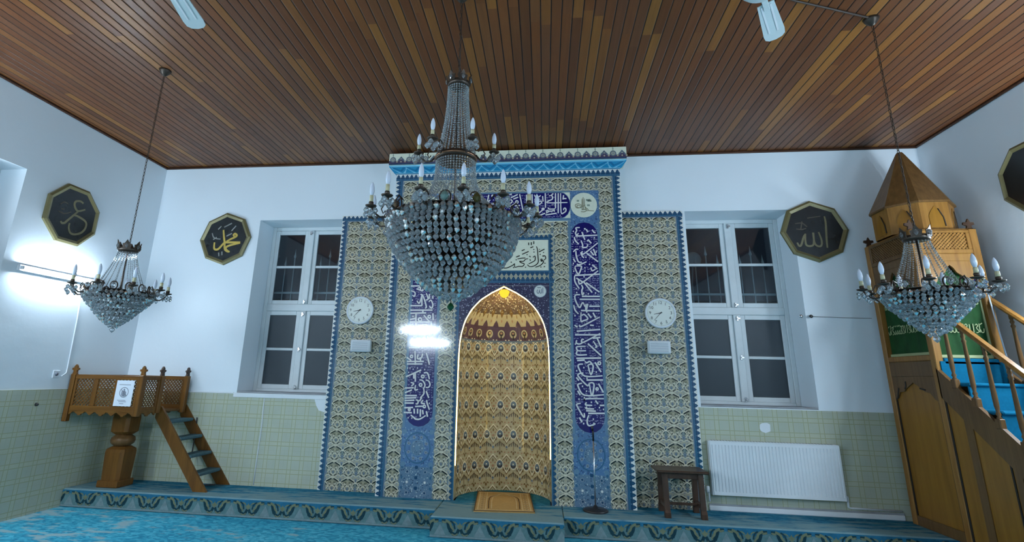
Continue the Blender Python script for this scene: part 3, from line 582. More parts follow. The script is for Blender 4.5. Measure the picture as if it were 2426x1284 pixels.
# ------------------------------------------------------------------ prayer niche
def floral(p, u, v, wd=0.2, h=0.195):
    X = lambda a: u + a*wd
    Y = lambda a: v + a*h
    for s in (-1, 1):
        p.poly([(X(s*.5-.13), Y(-.25)), (X(s*.5), Y(-.42)), (X(s*.5+.13), Y(-.25)), (X(s*.5+.08), Y(.10)), (X(s*.5), Y(.16)), (X(s*.5-.08), Y(.10))], 't_ground', 1.5)
        p.poly([(X(s*.01), Y(.02)), (X(s*.10), Y(.12)), (X(s*.30), Y(.20)), (X(s*.36), Y(.21)), (X(s*.08), Y(.38)), (X(s*.01), Y(.36))] if s < 0 else [(X(.01), Y(.02)), (X(.01), Y(.36)), (X(.08), Y(.38)), (X(.36), Y(.21)), (X(.30), Y(.20)), (X(.10), Y(.12))], 't_ground2', 1.5)
        # cream scrolls in crossing ogees
        p.rib([(X(0), Y(.47)), (X(s*.20), Y(.42)), (X(s*.42), Y(.27)), (X(s*.5), Y(.14))], .0068, 't_light', 2, 2)
        p.rib([(X(s*.5), Y(.20)), (X(s*.36), Y(.08)), (X(s*.30), Y(-.10)), (X(s*.40), Y(-.22)), (X(s*.5), Y(-.26))], .0060, 't_light', 2, 2)
        p.rib([(X(s*.34), Y(.20)), (X(s*.17), Y(.07)), (X(s*.04), Y(-.02))], .0060, 't_light', 3, 1)
        p.rib([(X(0), Y(-.02)), (X(s*.14), Y(-.10)), (X(s*.17), Y(-.24)), (X(0), Y(-.36))], .0060, 't_light', 2, 2)
        p.rib([(X(s*.5), Y(-.44)), (X(s*.32), Y(-.36)), (X(s*.20), Y(-.44)), (X(0), Y(-.50))], .0055, 't_light', 2, 2)
        p.rib([(X(s*.28), Y(-.10)), (X(s*.18), Y(-.02))], .006, 't_light', 3, 1)
        # straight dark brows
        p.rib([(X(s*.07), Y(.405)), (X(s*.40), Y(.215))], .0135, 't_black', 4, 1)
        p.rib([(X(s*.24), Y(-.30)), (X(s*.08), Y(-.405))], .0075, 't_black', 4, 1)
        p.rib([(X(s*.43), Y(.10)), (X(s*.34), Y(-.02))], .0065, 't_black', 4, 1)
        p.ell(X(s*.5), Y(.30), .012, .016, 't_slate_dark', 3, 0, 6); p.ell(X(s*.11), Y(-.13), .010, .004, 't_olive', 4, s*.7, 5)
        # slanted leaves under the brow
        p.ell(X(s*.22), Y(.205), .015, .0055, 't_olive', 4, s*-.55, 6); p.ell(X(s*.13), Y(.17), .011, .004, 't_black', 4, s*-.9, 5); p.ell(X(s*.27), Y(.13), .009, .004, 't_black', 4, s*-.3, 5)
        p.rib([(X(s*.10), Y(.03)), (X(s*.20), Y(-.06))], .0075, 't_black', 4, 1)
        p.ell(X(s*.38), Y(.0), .005, .013, 't_green', 3, s*.5, 6); p.ell(X(s*.24), Y(-.19), .006, .013, 't_slate_dark', 3, s*-.5, 6); p.ell(X(s*.40), Y(-.09), .006, .010, 't_tan', 3, s*.2, 5)
        p.poly([(X(s*.5)-.020, Y(-.21)), (X(s*.5), Y(-.36)), (X(s*.5)+.020, Y(-.21)), (X(s*.5), Y(-.12))], 't_slate', 3); p.ell(X(s*.5), Y(-.23), .009, .012, 't_slate_dark', 4, 0, 6)
        p.ell(X(s*.5), Y(.03), .006, .020, 't_green', 3, 0, 6); p.ell(X(s*.33), Y(-.43), .013, .005, 't_slate', 3, s*.4, 5); p.ell(X(s*.36), Y(-.29), .0055, .0055, 't_black', 3, 0, 4); p.ell(X(s*.12), Y(-.41), .006, .007, 't_black', 3, 0, 4)
        p.ell(X(s*.46), Y(.40), .010, .008, 't_slate', 3, 0, 5); p.ell(X(s*.30), Y(.42), .009, .004, 't_slate_dark', 3, s*-.5, 5); p.ell(X(s*.08), Y(-.20), .005, .012, 't_tan', 3, 0, 5); p.ell(X(s*.5), Y(-.40), .010, .005, 't_green', 3, 0, 5)
    p.ell(X(0), Y(.19), .0055, .036, 't_tan', 5, 0, 6); p.rib([(X(-.10), Y(.29)), (X(0), Y(.17)), (X(.10), Y(.29))], .007, 't_tan', 4, 1)
    p.poly([(X(-.085), Y(-.20)), (X(0), Y(-.31)), (X(.085), Y(-.20)), (X(0), Y(-.09))], 't_slate_dark', 4); p.ell(X(0), Y(-.19), .006, .006, 't_slate', 5, 0, 5); p.ell(X(0), Y(.33), .010, .006, 't_slate_dark', 4, 0, 5)
def fill_floral(p, u0, v0, u1, v1, cols=None, h=0.195, phase=0.0):
    p.clip = (u0, v0, u1, v1); p.rect(u0, v0, u1, v1, 't_cream', 1)
    wd = 0.2 if cols is None else (u1-u0)/cols
    nx = cols or int((u1-u0)/wd)+2
    for i in range(nx):
        for j in range(int((v1-v0)/h)+2):
            a, b = u0+i*wd, v0+(j-phase)*h; p.clip = (max(u0, a), max(v0, b), min(u1, a+wd), min(v1, b+h))
            if p.clip[2] > p.clip[0] and p.clip[3] > p.clip[1]: floral(p, a+wd/2, b+h/2, wd, h)
    p.clip = None
# border: navy strip with tulip teeth on a cream edge. a..b along, teeth towards +n
def teeth(p, a, b, base, width, axis, sgn, dark='t_navy', mid='t_blue', edge='t_white'):
    T = (lambda s, n: (s, base+sgn*n)) if axis == 'h' else (lambda s, n: (base+sgn*n, s))
    def pl(pts, m, l):
        q = [T(*k) for k in pts]; ar = sum(q[i-1][0]*q[i][1]-q[i][0]*q[i-1][1] for i in range(len(q)))
        p.poly(q if ar > 0 else q[::-1], m, l)
    pl([(a, 0), (b, 0), (b, width), (a, width)], edge, 1); pl([(a, 0), (b, 0), (b, width*.55), (a, width*.55)], dark, 2); pl([(a, width*.05), (b, width*.05), (b, width*.30), (a, width*.30)], mid, 3)
    n = max(1, round((b-a)/0.062)); s = (b-a)/n
    for i in range(n):
        c = a+(i+.5)*s
        pl([(c-.34*s, width*.5), (c+.34*s, width*.5), (c+.30*s, width*.72), (c, width*.98), (c-.30*s, width*.72)], dark, 3)
        pl([(c-.13*s, width*.55), (c+.13*s, width*.55), (c, width*.80)], mid, 4)
        pl([(c+.42*s, width*.30), (c+.58*s, width*.30), (c+.5*s, width*.50)], 't_skyframe', 4)
ARCH = [(0.576, 0.2), (0.576, 1.1), (0.573, 1.846), (0.555, 2.10), (0.503, 2.30), (0.42, 2.45), (0.303, 2.576), (0.16, 2.67), (0, 2.755)]
def arch_r(z):
    for (r0, z0), (r1, z1) in zip(ARCH, ARCH[1:]):
        if z0 <= z <= z1: return r0 + (r1-r0)*(z-z0)/(z1-z0)
    return 0.0
ZT = 4.235
niche = thing('prayer_niche', (CX, YB, ZP), 'tall tiled prayer niche with lit golden arch and cobalt inscription bands', 'prayer niche')
# body: front with arch opening, flanks, top
b = MB(); hw = 1.53
for s in (-1, 1):
    X = lambda r: CX + s*r
    q = [(hw, ZP), (hw, ZT+0.1), (0, ZT+0.1)] ; prev = None
    for (r0, z0), (r1, z1) in zip(ARCH, ARCH[1:]):
        vs = [(X(r0), YB, z0), (X(hw), YB, z0), (X(hw), YB, z1), (X(r1), YB, z1)]; b.add(vs, [(0, 1, 2, 3) if s > 0 else (3, 2, 1, 0)], 't_ivory')
        b.add([(X(r0), YB, z0), (X(r0), YB+0.1, z0), (X(r1), YB+0.1, z1), (X(r1), YB, z1)], [(0, 1, 2, 3)], 'n_gold')
    b.add([(X(0), YB, 2.755), (X(hw), YB, 2.755), (X(hw), YB, ZT+0.1), (X(0), YB, ZT+0.1)], [(0, 1, 2, 3)], 't_ivory')
    b.add([(X(hw), YB, ZP), (X(hw), -0.001, ZP), (X(hw), -0.001, ZT+0.1), (X(hw), YB, ZT+0.1)], [(0, 1, 2, 3)], 't_ivory')
b.build('surround', niche)
# niche shell with its tile pattern (u = arc length, v = height)
def shell(u, v, h):
    a = u/0.60 + PI/2          # angle, PI/2 = deepest point
    r = arch_r(min(max(v, ZP), 2.75)); k = r/0.576
    return Vector((CX - (r - h*1.4*k)*math.cos(a), YB+0.1 + (0.62*k - h*1.4*k)*math.sin(a), v))
UM = 0.60*PI/2
b = MB(); nu = 40; zs = [0.2+0.06*i for i in range(31)] + [2.06, 2.10, 2.15, 2.2, 2.25, 2.29, 2.33, 2.37, 2.41] + [2.45+.036*i for i in range(9)]
vs = [shell(-UM+2*UM*i/nu, z, 0) for z in zs for i in range(nu+1)]; fs = []; 
b.add(vs, [(j*(nu+1)+i, (j+1)*(nu+1)+i, (j+1)*(nu+1)+i+1, j*(nu+1)+i+1) for j in range(len(zs)-1) for i in range(nu)], 'n_gold', True)
shell_o = b.build('niche_shell', niche)
p = Pat(shell, 0.0009)
cw, ch = 2*UM/10, 0.372
for i in range(10):
    for j in range(6):
        u, v = -UM+(i+.5)*cw, 0.08+j*ch
        p.clip = (-UM+i*cw, ZP+0.002, -UM+(i+1)*cw, 2.08)
        X = lambda a: u+a*cw
        Y = lambda a: v+a*ch
        for s in (-1, 1):
            p.rib([(X(s*.5), Y(-.12)), (X(s*.27), Y(.08)), (X(0), Y(.34))], .018, 'n_light', 2, 3); p.rib([(X(s*.5), Y(-.16)), (X(s*.25), Y(.05)), (X(0), Y(.30))], .009, 'n_brown', 3, 3)
            p.rib([(X(s*.5), Y(.5)), (X(s*.28), Y(.36)), (X(s*.06), Y(.18))], .014, 'n_light', 2, 3); p.rib([(X(s*.5), Y(.44)), (X(s*.26), Y(.32)), (X(s*.10), Y(.22))], .009, 'n_brown', 3, 3)
            p.rib([(X(s*.02), Y(-.1)), (X(s*.3), Y(-.2)), (X(s*.5), Y(-.36))], .008, 'n_brown', 3, 3)
            p.ell(X(s*.5), Y(-.27), .020, .022, 'n_light', 4, 0, 8); p.ell(X(s*.5), Y(-.27), .016, .018, 'n_slate', 5, 0, 8)
            for q, hh in ((.15, .027), (.30, .020)): p.ell(X(s*q), Y(-.17-q*.12), .0058, hh, 'n_dark', 5, 0, 6)
            p.ell(X(s*.34), Y(.22), .014, .010, 'n_red', 4, 0, 6); p.ell(X(s*.5), Y(.12), .020, .016, 'n_red', 4, 0, 6); p.ell(X(s*.5), Y(.30), .010, .020, 'n_brown', 4, 0, 6); p.ell(X(s*.28), Y(-.02), .010, .016, 'n_brown', 4, s*.6, 6)
            p.ell(X(s*.42), Y(.02), .006, .018, 'n_dark', 4, s*.5, 5); p.ell(X(s*.2), Y(.42), .008, .016, 'n_brown', 4, s*-.8, 5); p.ell(X(s*.14), Y(-.42), .010, .016, 'n_brown', 4, s*.8, 5); p.ell(X(s*.36), Y(-.44), .012, .010, 'n_red', 4, 0, 6)
        p.ell(X(0), Y(.16), .052, .062, 'n_light', 4, 0, 12); p.ell(X(0), Y(.16), .042, .050, 'n_slate', 5, 0, 12); p.ell(X(0), Y(.13), .036, .026, 'n_dark', 6, 0, 10); p.ell(X(0), Y(.18), .030, .026, 'n_slate', 7, 0, 10); p.ell(X(0), Y(.18), .012, .010, 'n_light', 8, 0, 6)
        p.ell(X(0), Y(-.15), .0065, .040, 'n_dark', 5, 0, 6); p.ell(X(0), Y(-.32), .005, .036, 'n_brown', 4, 0, 5); p.ell(X(0), Y(-.47), .014, .022, 'n_brown', 4, 0, 6)
p.clip = None
# plum frieze with gold rings, and the dome above it
N = 10
p.clip = (-UM, 2.05, UM, 2.74)
for i in range(40):
    a, c = -UM+2*UM*i/40, -UM+2*UM*(i+1)/40
    for z0, z1, mt, ly in ((2.06, 2.10, 'n_slate', 1), (2.10, 2.15, 'n_plum', 1), (2.15, 2.2, 'n_plum', 1), (2.2, 2.25, 'n_plum', 1), (2.25, 2.29, 'n_plum', 1)): p.rect(a, z0, c, z1, mt, ly)
    for k in range(8): p.rect(a, 2.45+.036*k, c, 2.45+.036*(k+1), 'dome_tile', 1)
for i in range(N):
    u = -UM+(i+.5)*cw
    p.ell(u, 2.19, .056, .056, 'n_gold', 3, 0, 14); p.ell(u, 2.195, .034, .034, 'n_dark', 4, 0, 10); p.ell(u, 2.20, .020, .016, 'n_red', 5, 0, 8); p.ell(u, 2.14, .012, .03, 'n_dark', 5, 0, 6)
    for s in (-1, 1):
        p.poly([(u+s*cw*.5-.05, 2.28), (u+s*cw*.5+.05, 2.28), (u+s*cw*.5+.03, 2.33), (u+s*cw*.5, 2.37), (u+s*cw*.5-.03, 2.33)], 'n_plum', 2); p.ell(u+s*cw*.5, 2.30, .02, .016, 'n_light', 3, 0, 6); p.ell(u+s*.07, 2.11, .012, .008, 'n_light', 3, 0, 6); p.ell(u+s*.03, 2.075, .012, .007, 'n_light', 3, 0, 6)
    p.poly([(u-.04, 2.47), (u, 2.40), (u+.04, 2.47), (u, 2.52)], 'n_brown', 2); p.ell(u, 2.47, .012, .016, 'n_gold', 3, 0, 6)
    p.ell(u+cw*.5, 2.42, .01, .03, 'n_brown', 3, 0, 6); p.ell(u, 2.36, .012, .02, 'n_red', 3, 0, 6)
p.clip = None
p.build('niche_tilework', niche)
p = Pat(wallY(YB), 0.0009)
# floral fields: outer columns, inner columns, rows
for s in (-1, 1):
    f0, f1 = sorted((CX+s*1.24, CX+s*1.42)); fill_floral(p, f0, ZP, f1, 4.04, 1, phase=.3)
    f0, f1 = sorted((CX+s*.64, CX+s*.835)); fill_floral(p, f0, ZP, f1, 3.61, 1, phase=.3)
fill_floral(p, CX-1.42, 4.04, CX+1.42, 4.23, 14, .19)
fill_floral(p, CX-.835, 3.45, CX+.835, 3.61, 8, .195, .2)
p.build('floral_tilework', niche)
p = Pat(wallY(YB), 0.0010)
for s in (-1, 1):
    teeth(p, ZP, ZT, CX+s*1.432, .098, 'v', s)
    p.rect(*sorted((CX+s*1.42, CX+s*1.432))[:1], ZP, sorted((CX+s*1.42, CX+s*1.432))[1], ZT, 't_slate', 2)
    teeth(p, ZP, 2.80, CX+s*.578, .058, 'v', s, edge='t_cream')
    teeth(p, 2.80, 3.44, CX+s*.575, .062, 'v', s, edge='t_cream')
    for a, c in ((CX+s*.835, CX+s*.862), (CX+s*1.213, CX+s*1.24)): p.rect(min(a, c), .98, max(a, c), 3.62, 't_skyframe', 1)
teeth(p, CX-1.53, CX+1.53, ZT, .098, 'h', 1)
teeth(p, CX-.575, CX+.575, 3.365, .072, 'h', 1, edge='t_cream')
teeth(p, CX-.64, CX+.64, 2.955, -.075, 'h', 1, edge='t_cream'); teeth(p, CX-.64, CX+.64, 2.79, .09, 'h', 1, edge='t_cream')
p.rect(CX-.868, 3.622, CX+.868, 3.66, 't_skyframe', 1); p.rect(CX-.868, 4.018, CX+.868, 4.04, 't_skyframe', 1)
p.build('tooth_border', niche)
# inscription bands
def stadium(u0, v0, u1, v1, r, n=8, ends='both'):
    out = []
    hz = (u1-u0) > (v1-v0)
    if hz:
        cv, rr = (v0+v1)/2, (v1-v0)/2
        out = [(u1-r+r*math.sin(PI*k/n), cv-rr*math.cos(PI*k/n)) for k in range(n+1)] + [(u0+r-r*math.sin(PI*k/n), cv+rr*math.cos(PI*k/n)) for k in range(n+1)]
    else:
        cu, rr = (u0+u1)/2, (u1-u0)/2
        out = [(cu+rr*math.cos(PI*k/n), v1-r+r*math.sin(PI*k/n)) for k in range(n+1)] + [(cu-rr*math.cos(PI*k/n), v0+r-r*math.sin(PI*k/n)) for k in range(n+1)]
    return out
def fill_marks(strokes, u0, v0, u1, v1, step=.030, gap=.0185):
    rnd = random.Random(11); pts = [q for st in strokes for q in spline(st, 6)]
    dense = []
    for st in strokes:
        for a, b in zip(st, st[1:]):
            n = max(1, int(math.hypot(b[0]-a[0], b[1]-a[1])/.012)); dense += [(a[0]+(b[0]-a[0])*i/n, a[1]+(b[1]-a[1])*i/n) for i in range(n+1)]
    out = []; hz = (u1-u0) > (v1-v0); m = .04
    u = u0+.02
    while u < u1-.015:
        v = v0+.02
        while v < v1-.015:
            c = (u+rnd.uniform(-.007, .007), v+rnd.uniform(-.007, .007)); e = min(c[1]-v0, v1-c[1]) if not hz else min(c[0]-u0, u1-c[0])
            if e > .10 and min((c[0]-q[0])**2+(c[1]-q[1])**2 for q in dense) > gap**2:
                k = rnd.random(); a = rnd.uniform(-.6, .6)
                if k < .4: out.append([(c[0]-.006, c[1]-.001), (c[0]+.006, c[1]+.001)])
                elif k < .75: out.append([(c[0]-.013*math.cos(a), c[1]-.013*math.sin(a)), (c[0]+.013*math.cos(a), c[1]+.013*math.sin(a))])
                else: out.append([(c[0]-.010, c[1]+.006), (c[0]-.004, c[1]-.007), (c[0]+.005, c[1]-.006), (c[0]+.010, c[1]+.006)])
                dense.append(c)
            v += step
        u += step
    return out
def band(strokes, u0, v0, u1, v1, lbl, wd, rnd=.17):
    p = Pat(wallY(YB), .0012); p.poly(stadium(u0-.006, v0-.006, u1+.006, v1+.006, rnd), 't_skyframe', 2); p.poly(stadium(u0, v0, u1, v1, rnd), 't_cobalt', 3)
    o = p.build('inscription_band', niche, lbl)
    k = script_mesh(strokes, wallY(YB-.0036), wd, 't_letter', .0025); q = script_mesh(fill_marks(strokes, u0, v0, u1, v1), wallY(YB-.0036), wd*.5, 't_mark', .0015, taper=0)
    k.add(q.v, q.f, 't_mark'); k.build('lettering', o); return o
RB, LB, TB = letters(LET['R']), letters(LET['L']), letters(LET['T'])
low = [st for st in LB if max(q[1] for q in st) < 1.95]
LB2 = LB + [[(q[0]+.01, q[1]+1.72) for q in st] for st in low if max(q[1] for q in st) < 1.78]
for s, st in ((1, RB), (-1, LB2)):
    f0, f1 = sorted((CX+s*.862, CX+s*1.213))
    p = Pat(wallY(YB), .0010); p.rect(f0, .985, f1, 3.612, 'rosette_tile', 1); p.build('band_ground', niche)
    band(st, f0+.005, 1.002, f1-.005, 3.596, 'cobalt band of white script running up the block', .0185)
TL = [[(2*CX-q[0]-.02, q[1]) for q in st] for st in TB]
band(TB + [st for st in TL if max(q[0] for q in st) < -.72], CX-.862, 3.66, CX+.868, 4.016, 'horizontal cobalt band of white script across the top', .0165, .13)
# corner squares with roundels bearing a monogram
for s in (-1, 1):
    f0, f1 = sorted((CX+s*.868, CX+s*1.24)); p = Pat(wallY(YB), .0010); p.rect(f0, 3.612, f1, 4.04, 'rosette_tile', 1); p.build('corner_tile', niche)
    c = CX+s*1.045; p = Pat(wallY(YB), .0012); p.ell(c, 3.835, .178, .178, 't_skyframe', 2, 0, 28); p.ell(c, 3.835, .172, .172, 't_ivory', 3, 0, 28); md = p.build('medallion', niche, 'pale round tile with a looped monogram')
    q = lambda pts: [(c+a, 3.835+d) for a, d in pts]
    k = script_mesh([q(t) for t in ([(-.02, .09), (-.022, .0), (-.02, -.07)], [(-.005, .11), (-.007, .0), (0, -.07)], [(.01, .09), (.01, .0), (.03, -.08)], [(-.02, -.01), (-.07, .02), (-.11, .0), (-.09, -.04), (-.04, -.03), (.02, .0)], [(-.03, -.02), (-.08, 0), (-.085, -.03), (-.03, -.04)], [(-.04, -.09), (0, -.095), (.04, -.08), (.13, -.085)], [(.01, -.02), (.06, -.07)], [(-.03, -.06), (.04, -.06)])], wallY(YB-.0036), .009, 't_olive', .002)
    for a, d, w_ in ((-.075, .06, .03), (.06, .07, .06), (.075, .055, .05), (.06, -.005, .035)): k.add([(c+a-w_/2, YB-.0056, 3.835+d-.012), (c+a+w_/2, YB-.0056, 3.835+d-.012), (c+a+w_/2, YB-.0056, 3.835+d+.012), (c+a-w_/2, YB-.0056, 3.835+d+.012)], [(0, 1, 2, 3)], 't_green')
    k.build('monogram', md)
# white script panel above the arch
p = Pat(wallY(YB), .0012); p.rect(CX-.57, 2.96, CX+.57, 3.362, 't_ivory', 2); wp = p.build('script_panel', niche, 'ivory tile panel with one line of black script')
b = script_mesh(letters(LET['W']), wallY(YB-.003), .012, 't_black', .0025)
b2 = text_mesh('\uFEE1\ufe8d\ufeae\ufea4\ufedf\ufe8d \ufea9\ufea0\ufeb4\ufee4\ufedf\ufe8d', .15, 't_black', lambda x, z, h: Vector((-.80+x, YB-.004-h, 3.12+z)), .52)
b2.build('lettering', wp); b.build('lettering', wp)
# spandrels
b = MB(); 
for s in (-1, 1):
    pts = [(CX+s*.575, 2.79)] + [(CX, 2.79)] + [(CX+s*r, z) for r, z in ARCH[::-1] if z > 1.7] + [(CX+s*.5755, 1.70)]
    g = Pat(wallY(YB), .0010)
    A = [(r, z) for r, z in ARCH if z > 1.1]
    for (r0, z0), (r1, z1) in zip(ARCH, ARCH[1:]):
        q = [(CX+s*(r0+.002), z0), (CX+s*.578, z0), (CX+s*.578, z1), (CX+s*(r1+.002), z1)]
        g.poly(q if s > 0 else q[::-1], 'spandrel_tile', 2)
    q = [(CX, 2.757), (CX+s*.578, 2.757), (CX+s*.578, 2.79), (CX, 2.79)]; g.poly(q if s > 0 else q[::-1], 'spandrel_tile', 2)
    sp = g.build('spandrel', niche)
    g = Pat(wallY(YB), .0012); g.ell(CX+s*.462, 2.686, .082, .082, 't_slate', 3, 0, 24); g.ell(CX+s*.462, 2.686, .075, .075, 't_white', 4, 0, 24); rd = g.build('roundel', sp, 'small pale roundel with dark script')
    c = CX+s*.462
    script_mesh([[(c+a, 2.686+d) for a, d in t] for t in ([(.035, .045), (.035, -.03)], [(.02, .03), (.018, -.02), (0, -.025), (-.005, .01)], [(-.005, .02), (-.02, -.03), (-.04, -.01), (-.03, .02)], [(-.035, .045), (.01, .045)])], wallY(YB-.005), .008, 't_slate_dark', .002).build('lettering', rd)
# blue rosette panels and patterned panels below the bands
for s in (-1, 1):
    f0, f1 = sorted((CX+s*.835, CX+s*1.24)); c = (f0+f1)/2
    p = Pat(wallY(YB), .0010); p.rect(f0, .545, f1, .985, 'rosette_tile', 1)
    for r, mt, ly in ((.165, 't_blue', 2), (.15, 'rosette_tile', 3), (.085, 't_skyframe', 4), (.075, 'meadow_tile', 5), (.03, 't_skyframe', 6)): p.ell(c, .76, r, r*1.1, mt, ly, 0, 24)
    for k in range(8):
        a = PI/8+k*PI/4; p.ell(c+.118*math.cos(a), .76+.13*math.sin(a), .024, .02, 't_slate', 4, a, 8); p.ell(c+.118*math.cos(a), .76+.13*math.sin(a), .01, .01, 't_slate_dark', 5, a, 6)
    for a, d in ((-1, -1), (1, -1), (-1, 1), (1, 1)): p.ell(c+a*.17, .76+d*.185, .03, .03, 't_skyframe', 2, 0, 10)
    p.build('rosette_panel', niche)
    p = Pat(wallY(YB), .0010); p.rect(f0, ZP, f1, .545, 'meadow_tile', 1)
    for k in range(3):
        for a in (-.11, .11): 
            p.ell(c+a, .26+.115*k, .022, .022, 't_slate', 2, 0, 10); p.ell(c+a, .26+.115*k, .013, .013, 't_white' if k == 1 else 't_navy', 3, 0, 8)
            p.ell(c+a*.05, .31+.115*k, .016, .02, 't_navy', 2, 0, 8); p.ell(c+a*1.6, .31+.115*k, .014, .018, 't_blue', 2, 0, 8)
    p.build('meadow_panel', niche)
# stepped cornice: crest board on top, sloping turquoise moulding below
b = MB(); cw2 = 1.605
b.bbox((CX-cw2, -.37, 4.415), (CX+cw2, -.001, 4.585), 't_ivory', .004)
cr_ = b.build('crest_board', niche)
p = Pat(wallY(-.37), .001); p.rect(CX-cw2, 4.415, CX+cw2, 4.445, 't_navy', 1); p.rect(CX-cw2, 4.432, CX+cw2, 4.475, 't_plum', 2)
n = 28; s_ = 2*cw2/n
for i in range(n):
    c = CX-cw2+(i+.5)*s_
    if i % 2: 
        p.poly([(c-.045, 4.47), (c+.045, 4.47), (c+.045, 4.49), (c+.02, 4.515), (c, 4.54), (c-.02, 4.515), (c-.045, 4.49)], 't_slate_dark', 3); p.poly([(c-.022, 4.445), (c+.022, 4.445), (c+.022, 4.49), (c-.022, 4.49)], 't_plum', 4); p.ell(c, 4.50, .012, .010, 't_cream', 5, 0, 6); p.ell(c, 4.46, .012, .012, 't_tan', 5, 0, 6)
    else:
        p.ell(c, 4.49, .042, .042, 't_slate_dark', 3, 0, 10); p.ell(c, 4.49, .028, .028, 't_cream', 4, 0, 8); p.ell(c, 4.492, .014, .012, 't_slate', 5, 0, 6); p.rib([(c, 4.53), (c, 4.58)], .008, 't_green', 3, 1); p.ell(c, 4.555, .012, .006, 't_green', 4, 0, 5)
    p.ell(c+s_*.5, 4.46, .014, .012, 't_tan', 4, 0, 6)
p.build('crest_tilework', cr_)
b = MB(); prof = [(-.35, 4.415), (-.35, 4.395), (-.25, 4.335), (-.215, 4.335), (-.001, 4.335), (-.001, 4.415)]
vs = []
for sx, ins in ((-1, 0), (1, 0)):
    for y, z in prof: vs.append((CX+sx*(1.53+max(0, -y-.21)*.53), y, z))
k = len(prof); b.add(vs, [tuple(range(k-1, -1, -1)), tuple(range(k, 2*k))] + [(i, (i+1) % k, (i+1) % k+k, i+k) for i in range(k)], 't_turq')
tc = b.build('turquoise_moulding', niche)
def slope(u, v, h): # v 0..1 along the slope
    return Vector((CX+u*(1.53+.053*v), -.25-.10*v-h*.5, 4.335+.06*v-h*.85))
p = Pat(slope, .0012); n = 15
p.rect(-1, 0, 1, .06, 't_turq_light', 1); p.rect(-1, .93, 1, 1.0, 't_turq_light', 1)
for i in range(n):
    a, c = -1+2*i/n, -1+2*(i+1)/n; m_ = (a+c)/2
    p.poly([(a, .92), (m_, .25), (c, .92)], 't_turq_deep', 1); p.poly([(a+.028, .90), (m_, .48), (c-.028, .90)], 't_turq', 2)
    p.poly([(a, .93), (a, .72), (m_-.004, .06), (m_-.028, .06)], 't_turq_light', 2); p.poly([(c, .93), (m_+.028, .06), (m_+.004, .06), (c, .72)], 't_turq_light', 2)
    p.poly([(a-.012, .06), (a+.026, .06), (a, .5)], 't_turq', 2)
p.build('leaf_zigzag', tc)
p = Pat(lambda u, v, h: Vector((u, -.351-h, v)), .001); p.rect(CX-1.6, 4.397, CX+1.6, 4.413, 't_turq_light', 1); p.build('turquoise_fillet', tc)
# LED strip along the arch
b = MB(); L_ = [(CX-r, z) for r, z in ARCH if z > 1.2]; 
pts = [(CX-.566, YB+.012, .58), (CX-.566, YB+.012, 1.2)]
A2 = spline([(-r*.985, z-.006) for r, z in ARCH[1:-1]], 4) + [(0, 2.742)] + [(-x_, z_) for x_, z_ in spline([(-r*.985, z-.006) for r, z in ARCH[1:-1]], 4)][::-1]
path = [(CX-.567, YB+.012, .58)] + [(CX+x_, YB+.012, z_) for x_, z_ in A2] + [(CX+.567, YB+.012, .69)]
b.tube(path, .0055, 'strip_glow', 6)
tag(b.build('light_strip'), 'glowing warm light strip following the pointed arch of the niche', 'light strip')
b = MB(); b.lathe([(.02, -.05), (.05, -.03), (.07, .03), (.04, .05)], (CX, YB+.06, 2.66), 'led_yellow', 8); al = tag(b.build('apex_lamp'), 'small yellow lamp tucked under the tip of the niche arch', 'lamp')
ld = bpy.data.lights.new('apex_glow', 'POINT'); ld.energy = NICHE_W; ld.color = (1.0, 0.76, 0.40); ld.shadow_soft_size = 0.05
lo = bpy.data.objects.new('apex_glow', ld); lo.location = (CX, YB+.16, 2.52); COL.objects.link(lo); lo.parent = al
# side tile panels
def side_panel(x0, x1, s, lbl):
    t = thing('tile_panel', ((x0+x1)/2, -.04, ZP), lbl, 'tile panel', 'tile panels flanking the niche')
    k = MB(); k.box((x0, -.04, ZP+.001), (x1, -.002, 3.79), 't_ivory'); k.build('panel_body', t)
    p = Pat(wallY(-.04), .0009); ins = .078
    a, c = (x0, x1-ins-.012) if s > 0 else (x0+ins+.012, x1)
    fill_floral(p, a, ZP, c, 3.70, None, .187, .15); 
    e0, e1 = sorted(((x1-ins) if s > 0 else (x0+ins), c if s > 0 else a)); p.rect(e0, ZP, e1, 3.70, 't_slate', 1); p.rect(x0, 3.70, x1, 3.712, 't_slate', 1)
    p.build('floral_tilework', t)
    p = Pat(wallY(-.04), .0010); teeth(p, ZP, 3.712, x1-ins if s > 0 else x0+ins, ins, 'v', s); teeth(p, x0, x1, 3.712, .078, 'h', 1); p.build('tooth_border', t)
side_panel(CX+1.532, CX+2.328, 1, 'tall floral tile panel with clock, above the dark wooden stool')
side_panel(CX-2.333, CX-1.532, -1, 'tall floral tile panel with clock, between niche and ladder side window')
# ------------------------------------------------------------------ tube lights
def tube_light(lbl, a, b_, nrm, glow='rear_tube_glow'):
    a, b_, nrm = Vector(a), Vector(b_), Vector(nrm); c = (a+b_)/2; d = (b_-a).normalized()
    t = thing('tube_light', c - nrm*.0, lbl, 'tube light', 'fluorescent tubes on the walls')
    k = MB(); u = d; s = Vector((0, 0, 1)); L2 = (b_-a).length/2 + .03
    tf = lambda q: c + u*q.x + nrm*q.y + s*q.z
    k.bbox((-L2, .001, -.034), (L2, .040, .034), 'white_plastic', .005, tf); k.build('batten', t)
    k = MB(); k.tube([a+nrm*.064, b_+nrm*.064], .014, glow, 12); k.build('tube', t)
    for e, sg in ((a, 1), (b_, -1)):
        k = MB(); k.bbox((-.012, .045, -.02), (.012, .082, .02), 'white_plastic', .004, lambda q: e - d*sg*.014 + u*q.x + nrm*q.y + s*q.z); k.build('holder', t)
    return t
